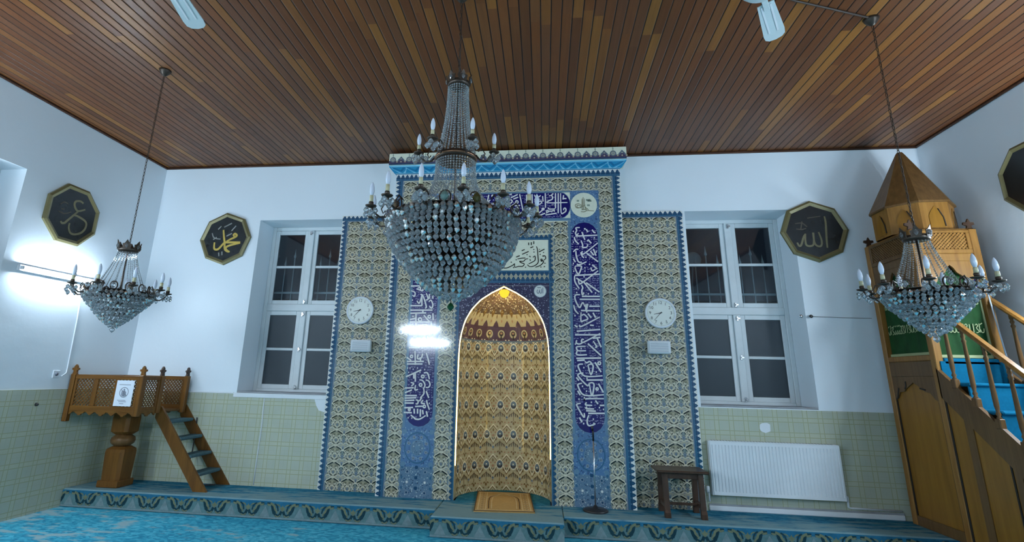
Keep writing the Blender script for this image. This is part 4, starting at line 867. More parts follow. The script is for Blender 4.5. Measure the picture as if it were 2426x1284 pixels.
tube_light('glowing white fluorescent tube on the wall below the octagonal plaque, beside the small chandelier', (XL, -1.87, 2.66), (XL, -.92, 2.67), (1, 0, 0), 'tube_glow')
tube_light('white fluorescent tube on the plain wall beyond the pulpit stair', (XR, -2.75, 2.66), (XR, -1.55, 2.66), (-1, 0, 0))
tube_light('added unseen fluorescent tube on the side window wall, next behind the glowing one', (XL, -4.7, 2.66), (XL, -3.6, 2.66), (1, 0, 0))  # added out of view to brighten the opposite wall and pulpit flank
tube_light('white fluorescent tube on the window wall, behind the viewer', (XL, -6.6, 2.9), (XL, -5.4, 2.9), (1, 0, 0))
tube_light('white fluorescent tube on the stair wall, behind the viewer', (XR, -5.6, 2.9), (XR, -4.4, 2.9), (-1, 0, 0))
tube_light('added unseen fluorescent tube on the stair wall, nearer the rear wall', (XR, -8.0, 2.9), (XR, -6.8, 2.9), (-1, 0, 0))  # added out of view to raise the general light
tube_light('upper white fluorescent tube of the pair on the rear wall', (-4.4, YR, 3.0), (-3.2, YR, 3.0), (0, 1, 0))
tube_light('lower white fluorescent tube of the pair on the rear wall', (-4.1, YR, 2.6), (-2.9, YR, 2.6), (0, 1, 0))
# trunking from the tube down to the socket
k = MB(); k.tube([(XL+.008, -1.04, 2.60), (XL+.008, -1.0, 2.2), (XL+.008, -.985, 1.6), (XL+.012, -.99, 1.54), (XL+.014, -1.05, 1.50)], .008, 'white_plastic', 6)
tag(k.build('white_cable'), 'thin white cable running down the wall from the glowing tube', 'cable')
def socket(y, z):
    t = thing('wall_socket', (XL, y, z), 'white wall socket below the glowing tube near the raised wooden seat', 'socket')
    k = MB(); k.bbox((XL, y-.045, z-.045), (XL+.014, y+.045, z+.045), 'white_plastic', .005); k.build('plate', t)
    k = MB(); k.lathe([(.022, 0), (.022, .004)], (0, 0, 0), 'grey_ink', 14, tf=lambda q: Vector((XL+.0135+q.z, y+q.x, z+q.y))); k.build('outlet', t)
socket(-1.12, 1.525)
k = MB(); k.lathe([(.02, 0), (.016, .02), (.006, .03)], (0, 0, 0), 'black_plastic', 10, tf=lambda q: Vector((XL+.012+q.z, -1.29+q.x, 1.188+q.y)))
tag(k.build('wall_fitting'), 'tiny black fitting on the green wall tiles below the socket', 'fitting')

# ------------------------------------------------------------------ raised preaching seat
seat = thing('preaching_seat', (-5.28, -.5, ZP), 'carved wooden preaching seat raised on one turned pillar in the corner', 'preaching seat')
X0, X1, Y0, Y1 = XL+.02, -4.78, -.93, -.05
ZB, ZR = 1.09, 1.525
def post(x, y, z0, par, fin, face):
    k = MB(); k.bbox((x-.03, y-.03, z0), (x+.03, y+.03, ZR+.005), 'oak', .006); o = k.build('post', par)
    out = [(-.03, 0), (.03, 0), (.022, .03), (.024, .045), (.045, .055), (.04, .075), (.022, .075), (.018, .095), (0, .115), (-.018, .095), (-.022, .075), (-.04, .075), (-.045, .055), (-.024, .045), (-.022, .03)]
    k = MB()
    fn = (lambda u, v, h: Vector((x+u, y-.012+h, ZR+.004+v))) if face == 'x' else (lambda u, v, h: Vector((x-.012+h, y+u, ZR+.004+v)))
    k.prism(out, fn, 0, .024, fin); k.build('finial', o)
post(X0+.03, Y0+.03, .98, seat, 'oak', 'x'); post(X1-.03, Y0+.03, 1.06, seat, 'oak', 'x'); post(X1-.03, Y0+.36, 1.08, seat, 'dark_wood', 'y'); post(X1-.03, Y1-.03, 1.06, seat, 'dark_wood', 'y')  # edge-on finials darkened in colour to read as silhouettes
def lattice(b, fn, u0, v0, u1, v1, p=.046, w_=.0105, mt='oak', h=.008):
    for sg in (1, -1):
        s0, s1 = (u0 - v1, u1 - v0) if sg > 0 else (u0 + v0, u1 + v1)
        q = math.floor(s0/p)*p
        while q < s1:
            # line u - sg*v = q
            c = []
            for u in (u0, u1):
                v = (u-q)*sg
                if v0-1e-6 <= v <= v1+1e-6: c.append((u, v))
            for v in (v0, v1):
                u = q+sg*v
                if u0-1e-6 <= u <= u1+1e-6: c.append((u, v))
            if len(c) >= 2:
                a = min(c); d = max(c)
                if math.hypot(d[0]-a[0], d[1]-a[1]) > .01:
                    L, R_ = ribbon2([a, d], w_)
                    o_ = .0 if sg > 0 else h*.5
                    b.prism([R_[0], R_[1], L[1], L[0]], lambda u_, v_, h_: fn(u_, v_, h_+o_), 0, h*.9, mt)
            q += p
def rail_panel(nm, par, fn, u0, u1, cells, scallop=True, wd='oak_flat', zt=ZR, z_l=1.165, mt='oak'):
    k = MB(); t_ = .028
    B = lambda a, b_, c, d, m_=wd: k.bbox((a, 0, c), (b_, t_, d), m_, .004, lambda q: fn(q.x, q.z, q.y))
    B(u0, u1, zt-.05, zt); B(u0, u1, ZB+.015, z_l)
    n = cells; s = (u1-u0)/n
    for i in range(n+1):
        c = u0+i*s; B(max(u0, c-.03), min(u1, c+.03), z_l, zt-.05, mt)
    if scallop:
        pts = [(u0, ZB+.02)]
        m_ = max(1, int((u1-u0)/.28)); q = (u1-u0)/m_
        for i in range(m_):
            c = u0+i*q
            pts += [(c+.02*q, ZB-.03), (c+.10*q, ZB-.015), (c+.18*q, ZB+.006), (c+.27*q, ZB+.006), (c+.32*q, ZB-.012), (c+.40*q, ZB-.018), (c+.45*q, ZB-.036), (c+.55*q, ZB-.036), (c+.60*q, ZB-.018), (c+.68*q, ZB-.012), (c+.73*q, ZB+.006), (c+.82*q, ZB+.006), (c+.90*q, ZB-.015), (c+.98*q, ZB-.03)]
        pts += [(u1, ZB+.02)]
        k.prism(pts, lambda u, v, h: fn(u, v, h), .003, .024, wd)
    o = k.build(nm, par)
    for i in range(n):
        b = MB(); lattice(b, lambda u, v, h: fn(u, v, .010+h), u0+i*s+.03, z_l, u0+(i+1)*s-.03, zt-.05, mt=mt); b.build('lattice', o)
    return o
rail_panel('rail_panel', seat, lambda u, v, h: Vector((u, Y0+.015+h, v)), X0+.06, X1-.06, 3)
rail_panel('rail_panel', seat, lambda u, v, h: Vector((X1-.015-h, u, v)), Y0+.06, Y0+.33, 1)
rail_panel('rail_panel', seat, lambda u, v, h: Vector((u, Y1-.04+h, v)), X1-.40, X1-.06, 1)
k = MB(); k.bbox((X0+.03, Y1-.04, ZR-.05), (X1-.40, Y1-.012, ZR), 'oak_flat', .004); k.build('back_rail', seat)
k = MB(); k.bbox((X0+.005, Y0+.06, ZR-.05), (X0+.033, Y1-.01, ZR), 'oak', .004); k.build('side_rail', seat)
k = MB(); k.bbox((X0+.03, Y0+.045, ZB-.005), (X1-.045, Y1-.045, ZB+.02), 'brown_wood', .004); k.build('deck', seat)
k = MB(); px, py = -5.31, -.42
def octo(r, ch): return [(-r, -r+ch), (-r+ch, -r), (r-ch, -r), (r, -r+ch), (r, r-ch), (r-ch, r), (-r+ch, r), (-r, r-ch)]
def octstack(k, prof, mt, cx, cyy):
    n = 8; vs = []
    for r, ch, z in prof: vs += [(cx+u, cyy+v, z) for u, v in octo(r, ch)]
    fs = [tuple(range(n-1, -1, -1)), tuple(range((len(prof)-1)*n, len(prof)*n))]
    for i in range(len(prof)-1):
        for j in range(n): fs.append((i*n+j, i*n+(j+1) % n, (i+1)*n+(j+1) % n, (i+1)*n+j))
    k.add(vs, fs, mt)
k.bbox((px-.14, py-.14, ZP), (px+.14, py+.14, ZP+.08), 'oak', .01); k.build('plinth', seat)
k = MB(); octstack(k, [(.125, .035, ZP+.08), (.135, .035, .60), (.128, .035, .635), (.09, .035, .665)], 'oak', px, py); k.build('pillar_block', seat)
k = MB(); k.lathe([(.075, -.075), (.09, -.065), (.128, -.035), (.138, 0), (.128, .035), (.09, .065), (.075, .075)], (px, py, .735), 'brown_wood', 24); k.build('pillar_knop', seat)
k = MB(); octstack(k, [(.085, .03, .805), (.122, .035, .84), (.125, .035, 1.0), (.118, .035, 1.085)], 'oak', px, py); k.build('pillar_block', seat)
# notice on the rail
nt_ = thing('paper_notice', (-5.0, Y0, 1.32), 'white paper notice with a crossed-circle picture taped to the wooden rail', 'notice')
N_ = lambda u, v, h: Vector((-5.0+u, Y0+.008-h, 1.322+v))
k = MB(); k.prism([(-.115, -.148), (.115, -.148), (.115, .148), (-.115, .148)], N_, .0, .003, 'paper'); k.build('sheet', nt_)
p = Pat(N_, .0015)
p.eps = .0018
for i in range(24):
    a, c = 2*PI*i/24, 2*PI*(i+1)/24; f = lambda r, t: (r*math.cos(t), .01+r*math.sin(t))
    p.poly([f(.052, a), f(.060, a), f(.060, c), f(.052, c)], 'grey_ink', 2)
p.rib([(-.042, .045), (.042, -.03)], .007, 'grey_ink', 3, 1); p.ell(.0, .042, .010, .011, 'grey_ink', 3); p.poly([(-.016, -.035), (.016, -.035), (.014, .03), (-.014, .03)], 'grey_ink', 3)
p.rect(-.03, -.03, -.02, .025, 'grey_ink', 3); p.rect(.02, -.03, .028, .02, 'grey_ink', 3)
for a, c, z in ((-.075, .075, .095), (-.07, .04, -.085), (-.05, .05, -.10), (-.035, .02, -.122)):
    x_ = a
    while x_ < c: p.rect(x_, z, min(c, x_+.012), z+.007, 'grey_ink', 2); x_ += .015
p.build('print', nt_)
# ladder
lad = thing('ladder', (-4.4, -.25, ZP), 'short sloping wooden ladder with four grey carpeted treads below the preaching seat', 'ladder')
for y in (-.505, -.035):
    k = MB(); k.prism([(-4.86, 1.16), (-4.86, 1.02), (-4.20, ZP), (-4.025, ZP), (-4.80, 1.16)], lambda u, v, h: Vector((u, y+h, v)), 0, .032, 'oak'); k.build('stringer', lad)
for x_, z_ in ((-4.72, .975), (-4.555, .775), (-4.39, .58), (-4.235, .38)):
    k = MB(); k.bbox((x_-.10, -.473, z_-.018), (x_+.07, -.035, z_+.022), 'tread_carpet', .012); k.build('tread', lad)
k = MB(); k.tube([(-4.62, -.02, 1.0), (-4.60, -.03, .8), (-4.56, -.1, .55), (-4.53, -.2, .35), (-4.42, -.25, .24), (-4.30, -.2, .215), (-4.16, -.12, .215)], .007, 'black_plastic', 6)
tag(k.build('black_cable'), 'thin black cable drooping behind the ladder to the carpet', 'cable')
k = MB(); k.tube([(-3.70, -.016, 1.27), (-3.69, -.016, .9), (-3.70, -.016, .5), (-3.705, -.016, .21)], .006, 'white_plastic', 6)
tag(k.build('wall_pipe'), 'thin white wire down the tiles below the window by the ladder', 'wire')

# ------------------------------------------------------------------ wooden pulpit with stair
pul = thing('pulpit', (4.235, -.9, ZP), 'tall wooden pulpit with pointed roof, lattice, and a blue carpeted stair', 'pulpit')
A0, A1, B0, B1, PT = 3.91, 4.56, -.94, -.12, 3.24
FX = lambda u, v, h: Vector((A0+h, u, v))       # flank facing the room
FR = lambda u, v, h: Vector((A1-h, u, v))
FY = lambda u, v, h: Vector((u, B0+h, v))       # front
def pbox(nm, lo, hi, mt, par=pul, ch=.006):
    k = MB(); k.bbox(lo, hi, mt, ch); return k.build(nm, par)
pw = .075
for x_ in (A0, A1-pw):
    for y_ in (B0, B1-pw):
        o = pbox('post', (x_, y_, ZP), (x_+pw, y_+pw, PT+.01), 'minbar_wood')
        k = MB(); k.prism([(-.03, 0), (.03, 0), (.02, .04), (.055, .055), (.05, .08), (.018, .08), (0, .12), (-.018, .08), (-.05, .08), (-.055, .055), (-.02, .04)], lambda u, v, h: Vector((x_+pw/2-.01+h, y_+pw/2+u, PT+.01+v)) if False else Vector((x_+pw/2+u, y_+pw/2-.01+h, PT+.01+v)), 0, .02, 'dark_wood'); k.build('finial', o)
def frieze(fn, u0, u1, nm, wd='minbar_wood'):
    k = MB(); B = lambda a, b_, c, d, t0=0., t1=.04: k.bbox((a, t0, c), (b_, t1, d), wd, .005, lambda q: fn(q.x, q.z, q.y))
    B(u0, u1, PT-.03, PT); B(u0, u1, 2.985, 3.03); B(u0, u0+.035, 3.03, PT-.03); B(u1-.035, u1, 3.03, PT-.03); B(u0, u1, 2.90, 2.985, .008, .035)
    m_ = (u0+u1)/2; hw_ = (u1-u0)/2
    arch = [(u0, 2.90), (u0, 2.58), (u0+.03, 2.60), (u0+.05, 2.66), (u0+.10, 2.68), (u0+.12, 2.73), (m_-.10, 2.745), (m_-.055, 2.78), (m_-.03, 2.83), (m_, 2.86), (m_+.03, 2.83), (m_+.055, 2.78), (m_+.10, 2.745), (u1-.12, 2.73), (u1-.10, 2.68), (u1-.05, 2.66), (u1-.03, 2.60), (u1, 2.58), (u1, 2.90)]
    # arch board as strips so that the opening stays clean
    lowr = arch[1:-1]
    for (a, za), (b_, zb) in zip(lowr, lowr[1:]):
        if b_ - a > 1e-4: k.prism([(a, za), (b_, zb), (b_, 2.90), (a, 2.90)], fn, .008, .03, wd)
    o = k.build(nm, pul)
    b = MB(); lattice(b, lambda u, v, h: fn(u, v, .012+h), u0+.035, 3.03, u1-.035, PT-.03, .036, .016, wd); b.build('lattice', o)
    b = MB(); b.box((u0+.02, .03, 3.02), (u1-.02, .036, PT-.02), 'groove', lambda q: fn(q.x, q.z, q.y)); b.build('lattice_backing', o)
frieze(FX, B0+pw, B1-pw, 'flank_frieze', 'brown_wood'); frieze(FR, B0+pw, B1-pw, 'flank_frieze', 'brown_wood'); frieze(FY, A0+pw, A1-pw, 'front_frieze')  # flanks in darker wood: dimmer light on that side put into the colour
# drum and roof
cx_, cy_ = 4.245, -.53
def ring8(r, z): return [(cx_+r*math.cos(PI/8+k*PI/4), cy_+r*math.sin(PI/8+k*PI/4), z) for k in range(8)]
pbox('roof_board', (A0+.02, B0+.02, PT), (A1-.02, B1-.02, PT+.02), 'minbar_wood')
k = MB(); vs = ring8(.375, PT+.02)+ring8(.375, 3.58); k.add(vs, [(i, (i+1) % 8, (i+1) % 8+8, i+8) for i in range(8)], 'minbar_wood')
drum = k.build('drum', pul)
for i in (4, 5, 6, 7, 3):
    a = PI/8+i*PI/4+PI/8; d = Vector((math.cos(a), math.sin(a), 0)); t_ = Vector((-d.y, d.x, 0)); c = Vector((cx_, cy_, 0))+d*.348
    k = MB(); k.prism([(-.07, 3.285), (.07, 3.285), (.07, 3.42), (.045, 3.47), (.02, 3.50), (0, 3.53), (-.02, 3.50), (-.045, 3.47), (-.07, 3.42)], lambda u, v, h: c + t_*u + d*h + Vector((0, 0, v)), -.004, .004, 'panel_wood'); k.build('drum_panel', drum)
    k = MB(); k.tube([c+d*.006+t_*.03+Vector((0, 0, 3.50)), c+d*.006+t_*.05+Vector((0, 0, 3.45)), c+d*.006+t_*.07+Vector((0, 0, 3.40)), c+d*.006+t_*.078+Vector((0, 0, 3.30))], .006, 'groove', 5); k.build('arch_groove', drum)
k = MB(); vs = ring8(.40, 3.575)+ring8(.40, 3.595)+ring8(.045, 4.29)+ring8(.03, 4.315)
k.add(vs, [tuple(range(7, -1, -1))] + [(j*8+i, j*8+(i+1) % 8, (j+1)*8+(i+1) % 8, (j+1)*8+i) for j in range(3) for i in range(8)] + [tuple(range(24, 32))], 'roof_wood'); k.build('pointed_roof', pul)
# rails under the curtain and the closed lower flank
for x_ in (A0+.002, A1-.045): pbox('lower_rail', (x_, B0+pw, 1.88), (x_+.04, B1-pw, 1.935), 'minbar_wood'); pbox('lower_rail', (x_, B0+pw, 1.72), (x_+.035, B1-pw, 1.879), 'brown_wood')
def flank(fn, nm):
    k = MB(); u0, u1 = B0+pw, B1-pw
    arch = [(u0, 1.72), (u0, 1.47), (u0+.05, 1.50), (u0+.10, 1.555), (u0+.17, 1.565), (u0+.22, 1.60), ((u0+u1)/2, 1.66), (u1-.22, 1.60), (u1-.17, 1.565), (u1-.10, 1.555), (u1-.05, 1.50), (u1, 1.47), (u1, 1.72)]
    lowr = arch[1:-1]
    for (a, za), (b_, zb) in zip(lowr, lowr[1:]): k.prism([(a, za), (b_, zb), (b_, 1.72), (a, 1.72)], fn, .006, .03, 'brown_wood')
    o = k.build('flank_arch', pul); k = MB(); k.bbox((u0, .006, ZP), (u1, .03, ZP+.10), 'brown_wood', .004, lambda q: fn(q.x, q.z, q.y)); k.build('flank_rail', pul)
    k = MB(); k.box((u0, .022, ZP+.08), (u1, .034, 1.70), 'panel_wood', lambda q: fn(q.x, q.z, q.y)); k.build('flank_panel', o)
    for pts in ([(u1-.02, 1.48), (u1-.05, 1.50), (u1-.07, 1.55), (u1-.09, 1.60)], [(u1-.19, 1.59), (u1-.215, 1.62), (u1-.22, 1.67)], [(u0+.16, 1.585), (u0+.24, 1.60)]):
        L, R_ = ribbon2(pts, .016, 3); k = MB()
        for i in range(len(L)-1): k.prism([R_[i], R_[i+1], L[i+1], L[i]], fn, .001, .007, 'groove')
        k.build('carved_groove', o)
    for u in (u0+.008, u1-.008):
        k = MB(); k.box((u-.006, .010, ZP+.1), (u+.006, .024, 1.47), 'groove', lambda q: fn(q.x, q.z, q.y)); k.build('edge_groove', o)
flank(FX, 'flank'); flank(FR, 'flank')
# stair: treads descend towards the room
RISE, GO, YT, ZT_ = .2375, .30, -.95, 1.90
NS = 8; YE = YT-(NS-1)*GO-.02
k = MB(); k.bbox((A0+pw, YT, 1.84), (A1-pw, B1-.02, 1.90), 'stair_carpet', .008); k.build('landing', pul)
for i in range(1, NS):
    y1, z1 = YT-(i-1)*GO, ZT_-i*RISE
    if z1 < .05: break
    k = MB(); k.bbox((A0+.035, y1-GO-.02, z1-.035), (A1-.035, y1+.02, z1), 'stair_carpet', .012); k.bbox((A0+.036, y1, z1-.03), (A1-.036, y1+.02, z1+RISE-.03), 'stair_carpet', .003); k.build('step', pul)
slope_ = RISE/GO
zt_ = lambda y: 1.80+slope_*(y+.92)
for nm, x_ in (('n', A0), ('f', A1-.035)):
    ye = -.92-1.62/slope_
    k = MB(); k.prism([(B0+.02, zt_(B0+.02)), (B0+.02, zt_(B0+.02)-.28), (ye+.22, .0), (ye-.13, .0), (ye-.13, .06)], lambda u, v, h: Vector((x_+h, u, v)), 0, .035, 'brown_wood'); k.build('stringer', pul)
    k = MB(); ys = [B0+.005]+[B0-.18-.32*j for j in range(6)]
    k.prism([(YF-.01, 0.0), (YF-.01, ZP), (B0, ZP), (B0, zt_(B0)-.27), (ye+.30, .03), (ye+.30, 0.0)][::-1] if False else [(B0, ZP+.002), (B0, zt_(B0)-.27), (ye+.30, .03), (ye+.30, 0.002), (B0, 0.002)], lambda u, v, h: Vector((x_+h, u, v)), .012, .026, 'panel_wood'); inf = k.build('stair_panel', pul)
    for y_, w_, mt in ((-.955, .018, 'groove'), (-1.19, .09, 'brown_wood'), (-1.56, .016, 'groove'), (-1.62, .07, 'brown_wood'), (-1.98, .016, 'groove'), (-2.04, .07, 'brown_wood')):  # the widest strip is a shadow put in as darker wood
        zz = zt_(y_)-.25
        if zz > .1: k = MB(); k.box((x_+.004, y_-w_/2, .005), (x_+.0125, y_+w_/2, zz), mt); k.build('stile_shade_strip', inf)
    # handrail and balusters
    rz = lambda y: 2.48+slope_*(y+.95)
    k = MB(); k.prism([(-.03, -.022), (.03, -.022), (.034, .0), (.022, .022), (-.022, .022), (-.034, 0)], lambda u, v, h: Vector((x_+.018+u, B0-h, rz(B0-h)+v)), 0.0, 1.98, 'minbar_wood'); k.build('handrail', pul)
    y_ = -1.12
    while y_ > -2.85:
        z0 = zt_(y_)-.005; z1 = rz(y_)-.018; L = z1-z0
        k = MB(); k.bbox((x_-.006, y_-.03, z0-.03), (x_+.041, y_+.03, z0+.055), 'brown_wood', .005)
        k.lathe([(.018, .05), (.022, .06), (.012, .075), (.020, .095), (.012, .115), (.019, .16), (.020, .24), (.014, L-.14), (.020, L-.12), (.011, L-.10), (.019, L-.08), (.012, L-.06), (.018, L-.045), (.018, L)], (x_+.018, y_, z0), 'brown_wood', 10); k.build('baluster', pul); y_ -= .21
    pbox('newel', (x_-.02, -2.95, .0), (x_+.055, -2.87, rz(-2.9)+.1), 'minbar_wood')
# white panel behind the pulpit side is the wall; a clear strip hangs by the stair
k = MB(); k.tube([(4.50, -.97, 2.62), (4.50, -1.0, 2.2), (4.495, -1.04, 1.70)], .007, 'bulb_glass', 6)
tag(k.build('hanging_strip'), 'thin pale strip hanging at the edge of the green curtain on the stair', 'strip')
def curtain(fn, u0, u1, z0, z1, lbl, wave):
    t = thing('curtain', fn((u0+u1)/2, z1, 0), lbl, 'curtain', 'green pulpit curtains')
    k = MB(); n, m_ = 26, 10; vs = []
    for j in range(m_+1):
        for i in range(n+1):
            a = i/n; u = u0+(u1-u0)*a; v = z0+(z1-z0)*j/m_
            if j == m_: v += .07*max(0, math.cos((a-.5)*2*PI*1.5))-.03
            vs.append(fn(u, v, wave*math.sin(a*PI*7+j*.15)))
    k.add(vs, [(j*(n+1)+i, j*(n+1)+i+1, (j+1)*(n+1)+i+1, (j+1)*(n+1)+i) for j in range(m_) for i in range(n)], 'green_cloth', True); k.build('cloth', t)
    k = MB(); k.bbox((u0, -.018, z0-.02), (u1, .012, z0+.012), 'fringe', .004, lambda q: fn(q.x, q.z, q.y)); k.build('fringe', t)
    k = MB(); k.bbox((u1-.012, -.016, z0), (u1+.004, .008, z1-.1), 'fringe', .003, lambda q: fn(q.x, q.z, q.y)); k.build('side_fringe', t)
    for row in (.33, .66):
        zc = z0+(z1-z0)*row; st = []; rr_ = random.Random(int(row*100)); x_ = u0+.05
        while x_ < u1-.05:
            q = rr_.random(); hh = rr_.uniform(.03, .065)
            if q < .45: st += [[(x_, zc-.05), (x_+.004, zc+hh)]]
            elif q < .7: st += [[(x_-.012, zc-.02), (x_-.004, zc-.05), (x_+.014, zc-.045), (x_+.02, zc-.01)], [(x_-.008, zc+.03), (x_+.014, zc+.045)]]
            else: st += [[(x_-.012, zc+.02), (x_+.004, zc+.035), (x_+.012, zc+.015), (x_-.002, zc-.005), (x_+.016, zc-.04), (x_-.012, zc-.055)]]
            x_ += rr_.uniform(.020, .034)
        script_mesh(st, lambda u, v, h: fn(u, v, -.014-h), .008, 'fringe', .002).build('gold_lettering', t)
curtain(lambda u, v, h: Vector((u, B0+.055+h, v)), A0+pw+.005, A1-pw-.005, 1.925, 2.80, 'green curtain with gold lettering hanging in the pulpit front above the blue stair', .008)
curtain(lambda u, v, h: Vector((A0+.05+h, -u, v)), -(B1-pw-.005), -(B0+pw+.005), 1.955, 2.80, 'green curtain with gold lettering in the pulpit flank facing the window', .008)

# ------------------------------------------------------------------ octagonal plaques
def plaque(lbl, c, fn, r, tilt, strokes, faint, w_, mt, mf):
    t = thing('wall_plaque', fn(0, 0, 0), lbl, 'plaque', 'octagonal script plaques')
    pt = lambda rr: [(rr*math.cos(tilt+k*PI/4), rr*math.sin(tilt+k*PI/4)) for k in range(8)]
    k = MB(); o_, i_ = pt(r), pt(r*.83); m_ = pt(r*.93)
    vs = [fn(u, v, .002) for u, v in o_]+[fn(u, v, .03) for u, v in o_]+[fn(u, v, .042) for u, v in m_]+[fn(u, v, .026) for u, v in i_]
    fs = [(j*8+i, j*8+(i+1) % 8, (j+1)*8+(i+1) % 8, (j+1)*8+i) for j in range(3) for i in range(8)]+[tuple(range(7, -1, -1))]
    k.add(vs, fs, 'gold_frame'); k.build('frame', t)
    k = MB(); k.prism(pt(r*.845), lambda u, v, h: fn(u, v, h), .015, .0275, 'plaque_black'); bd = k.build('board', t)
    f2 = lambda u, v, h: fn(u-c[0], v-c[1], .028+h)
    if strokes: script_mesh(strokes, f2, w_, mt, .003).build('script', bd)
    if faint: script_mesh(faint, f2, w_*.55, mf, .002).build('small_script', bd)
c = (-4.612, 3.478); plaque('octagonal black plaque with bright gold script, on the wall beside the window by the ladder', c, lambda u, v, h: Vector((c[0]+u, -h, c[1]+v)), .395, PI/2+.06, letters(LET['O1']), letters(LET['O1f']), .030, 'gold_script', 'grey_script')
c2 = (3.42, 3.495); plaque('octagonal black plaque with dull gold script, between window and pointed pulpit roof', c2, lambda u, v, h: Vector((c2[0]+u, -h, c2[1]+v)), .405, PI/2+.03, letters(LET['O2']), letters(LET['O2f']), .024, 'gold_dim', 'gold_faint')
c3 = (-1.40, 3.42); plaque('octagonal black plaque with looped grey script, high above the glowing tube', c3, lambda u, v, h: Vector((XL+h, c3[0]+u, c3[1]+v)), .39, PI/8, letters(LET['O3']), letters(LET['O3f']), .026, 'gold_dim', 'gold_faint')
c4 = (-1.42, 3.66); plaque('octagonal black plaque cut by the picture edge, on the wall beyond the pulpit', c4, lambda u, v, h: Vector((XR-h, c4[0]-u, c4[1]+v)), .375, PI/8, None, None, .02, 'gold_dim', 'gold_faint')

# ------------------------------------------------------------------ clocks, speakers
def clock(lbl, x, z):
    t = thing('wall_clock', (x, -.04, z), lbl, 'clock', 'round wall clocks'); R = .19
    tf = lambda q: Vector((x+q.x, -.04-q.z, z+q.y))
    k = MB(); k.lathe([(R-.01, .0), (R, .01), (R, .03), (R-.008, .042), (R-.02, .042), (R-.024, .034)], (0, 0, 0), 'white_plastic', 36, tf=tf); k.build('case', t)
    k = MB(); k.lathe([(R-.022, .030), (R-.022, .036)], (0, 0, 0), 'clock_face', 36, False, tf=tf); fc = k.build('dial', t)
    k = MB()
    for i in range(1, 13):
        a = PI/2-i*PI/6; q = text_mesh(str(i), .052, 'ink', lambda u, v, h: Vector((x+.128*math.cos(a)+u, -.0765-h, z+.128*math.sin(a)+v))); k.add(q.v, q.f, 'ink')
    for i in range(60):
        a = i*PI/30; d = Vector((math.cos(a), 0, math.sin(a))); n = Vector((-d.z, 0, d.x)); c = Vector((x, -.0775, z)); w_ = .0022 if i % 5 == 0 else .001
        k.add([c+d*.152-n*w_, c+d*.163-n*w_, c+d*.163+n*w_, c+d*.152+n*w_], [(0, 3, 2, 1)], 'ink')
    k.build('numerals', fc)
    for nm, a, L, w_ in (('hour_hand', PI/2-2*PI*(8+37/60)/12, .085, .005), ('minute_hand', PI/2-2*PI*37/60, .125, .0035)):
        d = Vector((math.cos(a), 0, math.sin(a))); n = Vector((-d.z, 0, d.x)); c = Vector((x, -.082, z))
        k = MB(); k.add([c-d*.02-n*w_, c+d*L-n*w_*.5, c+d*L+n*w_*.5, c-d*.02+n*w_], [(0, 3, 2, 1)], 'ink'); k.build(nm, t)
    k = MB(); k.lathe([(.008, .036), (.008, .046)], (0, 0, 0), 'ink', 10, tf=tf); k.build('hub', t)
clock('round white wall clock on the tile panel nearer the ladder', -2.462, 2.443); clock('round white wall clock on the tile panel above the dark wooden stool', 1.455, 2.437)
def speaker(lbl, x, z):
    t = thing('wall_speaker', (x, -.04, z), lbl, 'speaker', 'small wall speakers')
    k = MB(); k.bbox((x-.135, -.14, z-.078), (x+.135, -.065, z+.078), 'white_plastic', .012); k.build('case', t)
    k = MB(); k.bbox((x-.115, -.146, z-.062), (x+.115, -.139, z+.062), 'white_gloss', .004)
    for i in range(9): k.box((x-.105, -.1475, z-.056+i*.013), (x+.105, -.1455, z-.052+i*.013), 'grey_ink')
    k.build('grille', t)
    k = MB(); k.bbox((x-.04, -.07, z-.03), (x+.04, -.041, z+.03), 'white_plastic', .005); k.build('bracket', t)
speaker('small white speaker box under the clock nearer the ladder', -2.395, 1.97); speaker('small white speaker box under the clock above the dark wooden stool', 1.40, 2.012)

# ------------------------------------------------------------------ radiator, pipes, patch
rad = thing('radiator', (2.59, -.06, .37), 'white ribbed panel radiator under the window', 'radiator')
rx0, rx1, rz0, rz1 = 1.885, 3.30, .375, .955
k = MB(); n = 38; s = (rx1-rx0-.03)/n; prof = []
for i in range(n):
    a = rx0+.015+i*s; prof += [(a, -.105), (a+.25*s, -.105), (a+.38*s, -.097), (a+.62*s, -.097), (a+.75*s, -.105)]
prof.append((rx1-.015, -.105)); m_ = len(prof)
vs = [(x_, y_, z_) for z_ in (rz0+.04, rz1-.04) for x_, y_ in prof]; k.add(vs, [(i, i+1, m_+i+1, m_+i) for i in range(m_-1)], 'white_gloss')
k.box((rx0+.015, -.105, rz0+.005), (rx1-.015, -.09, rz0+.04), 'white_gloss'); k.box((rx0+.015, -.105, rz1-.04), (rx1-.015, -.09, rz1-.005), 'white_gloss'); k.build('ribbed_front', rad)
k = MB(); k.bbox((rx0, -.10, rz0), (rx0+.018, -.03, rz1), 'white_gloss', .004); k.build('side_cover', rad); k = MB(); k.bbox((rx1-.018, -.10, rz0), (rx1, -.03, rz1), 'white_gloss', .004); k.build('side_cover', rad)
k = MB(); k.bbox((rx0+.015, -.1, rz1-.004), (rx1-.015, -.03, rz1+.004), 'white_gloss', .002)
for i in range(40): a = rx0+.04+i*(rx1-rx0-.08)/40; k.box((a, -.09, rz1+.0035), (a+.012, -.04, rz1+.0055), 'grey_ink')
k.build('top_grille', rad); k = MB(); k.box((rx0+.03, -.05, rz0+.02), (rx1-.03, -.03, rz1-.02), 'white_gloss'); k.build('rear_panel', rad)
for x_ in (rx0+.2, rx1-.2): k = MB(); k.bbox((x_-.02, -.035, rz0+.1), (x_+.02, -.012, rz1-.1), 'white_gloss', .003); k.build('wall_bracket', rad)
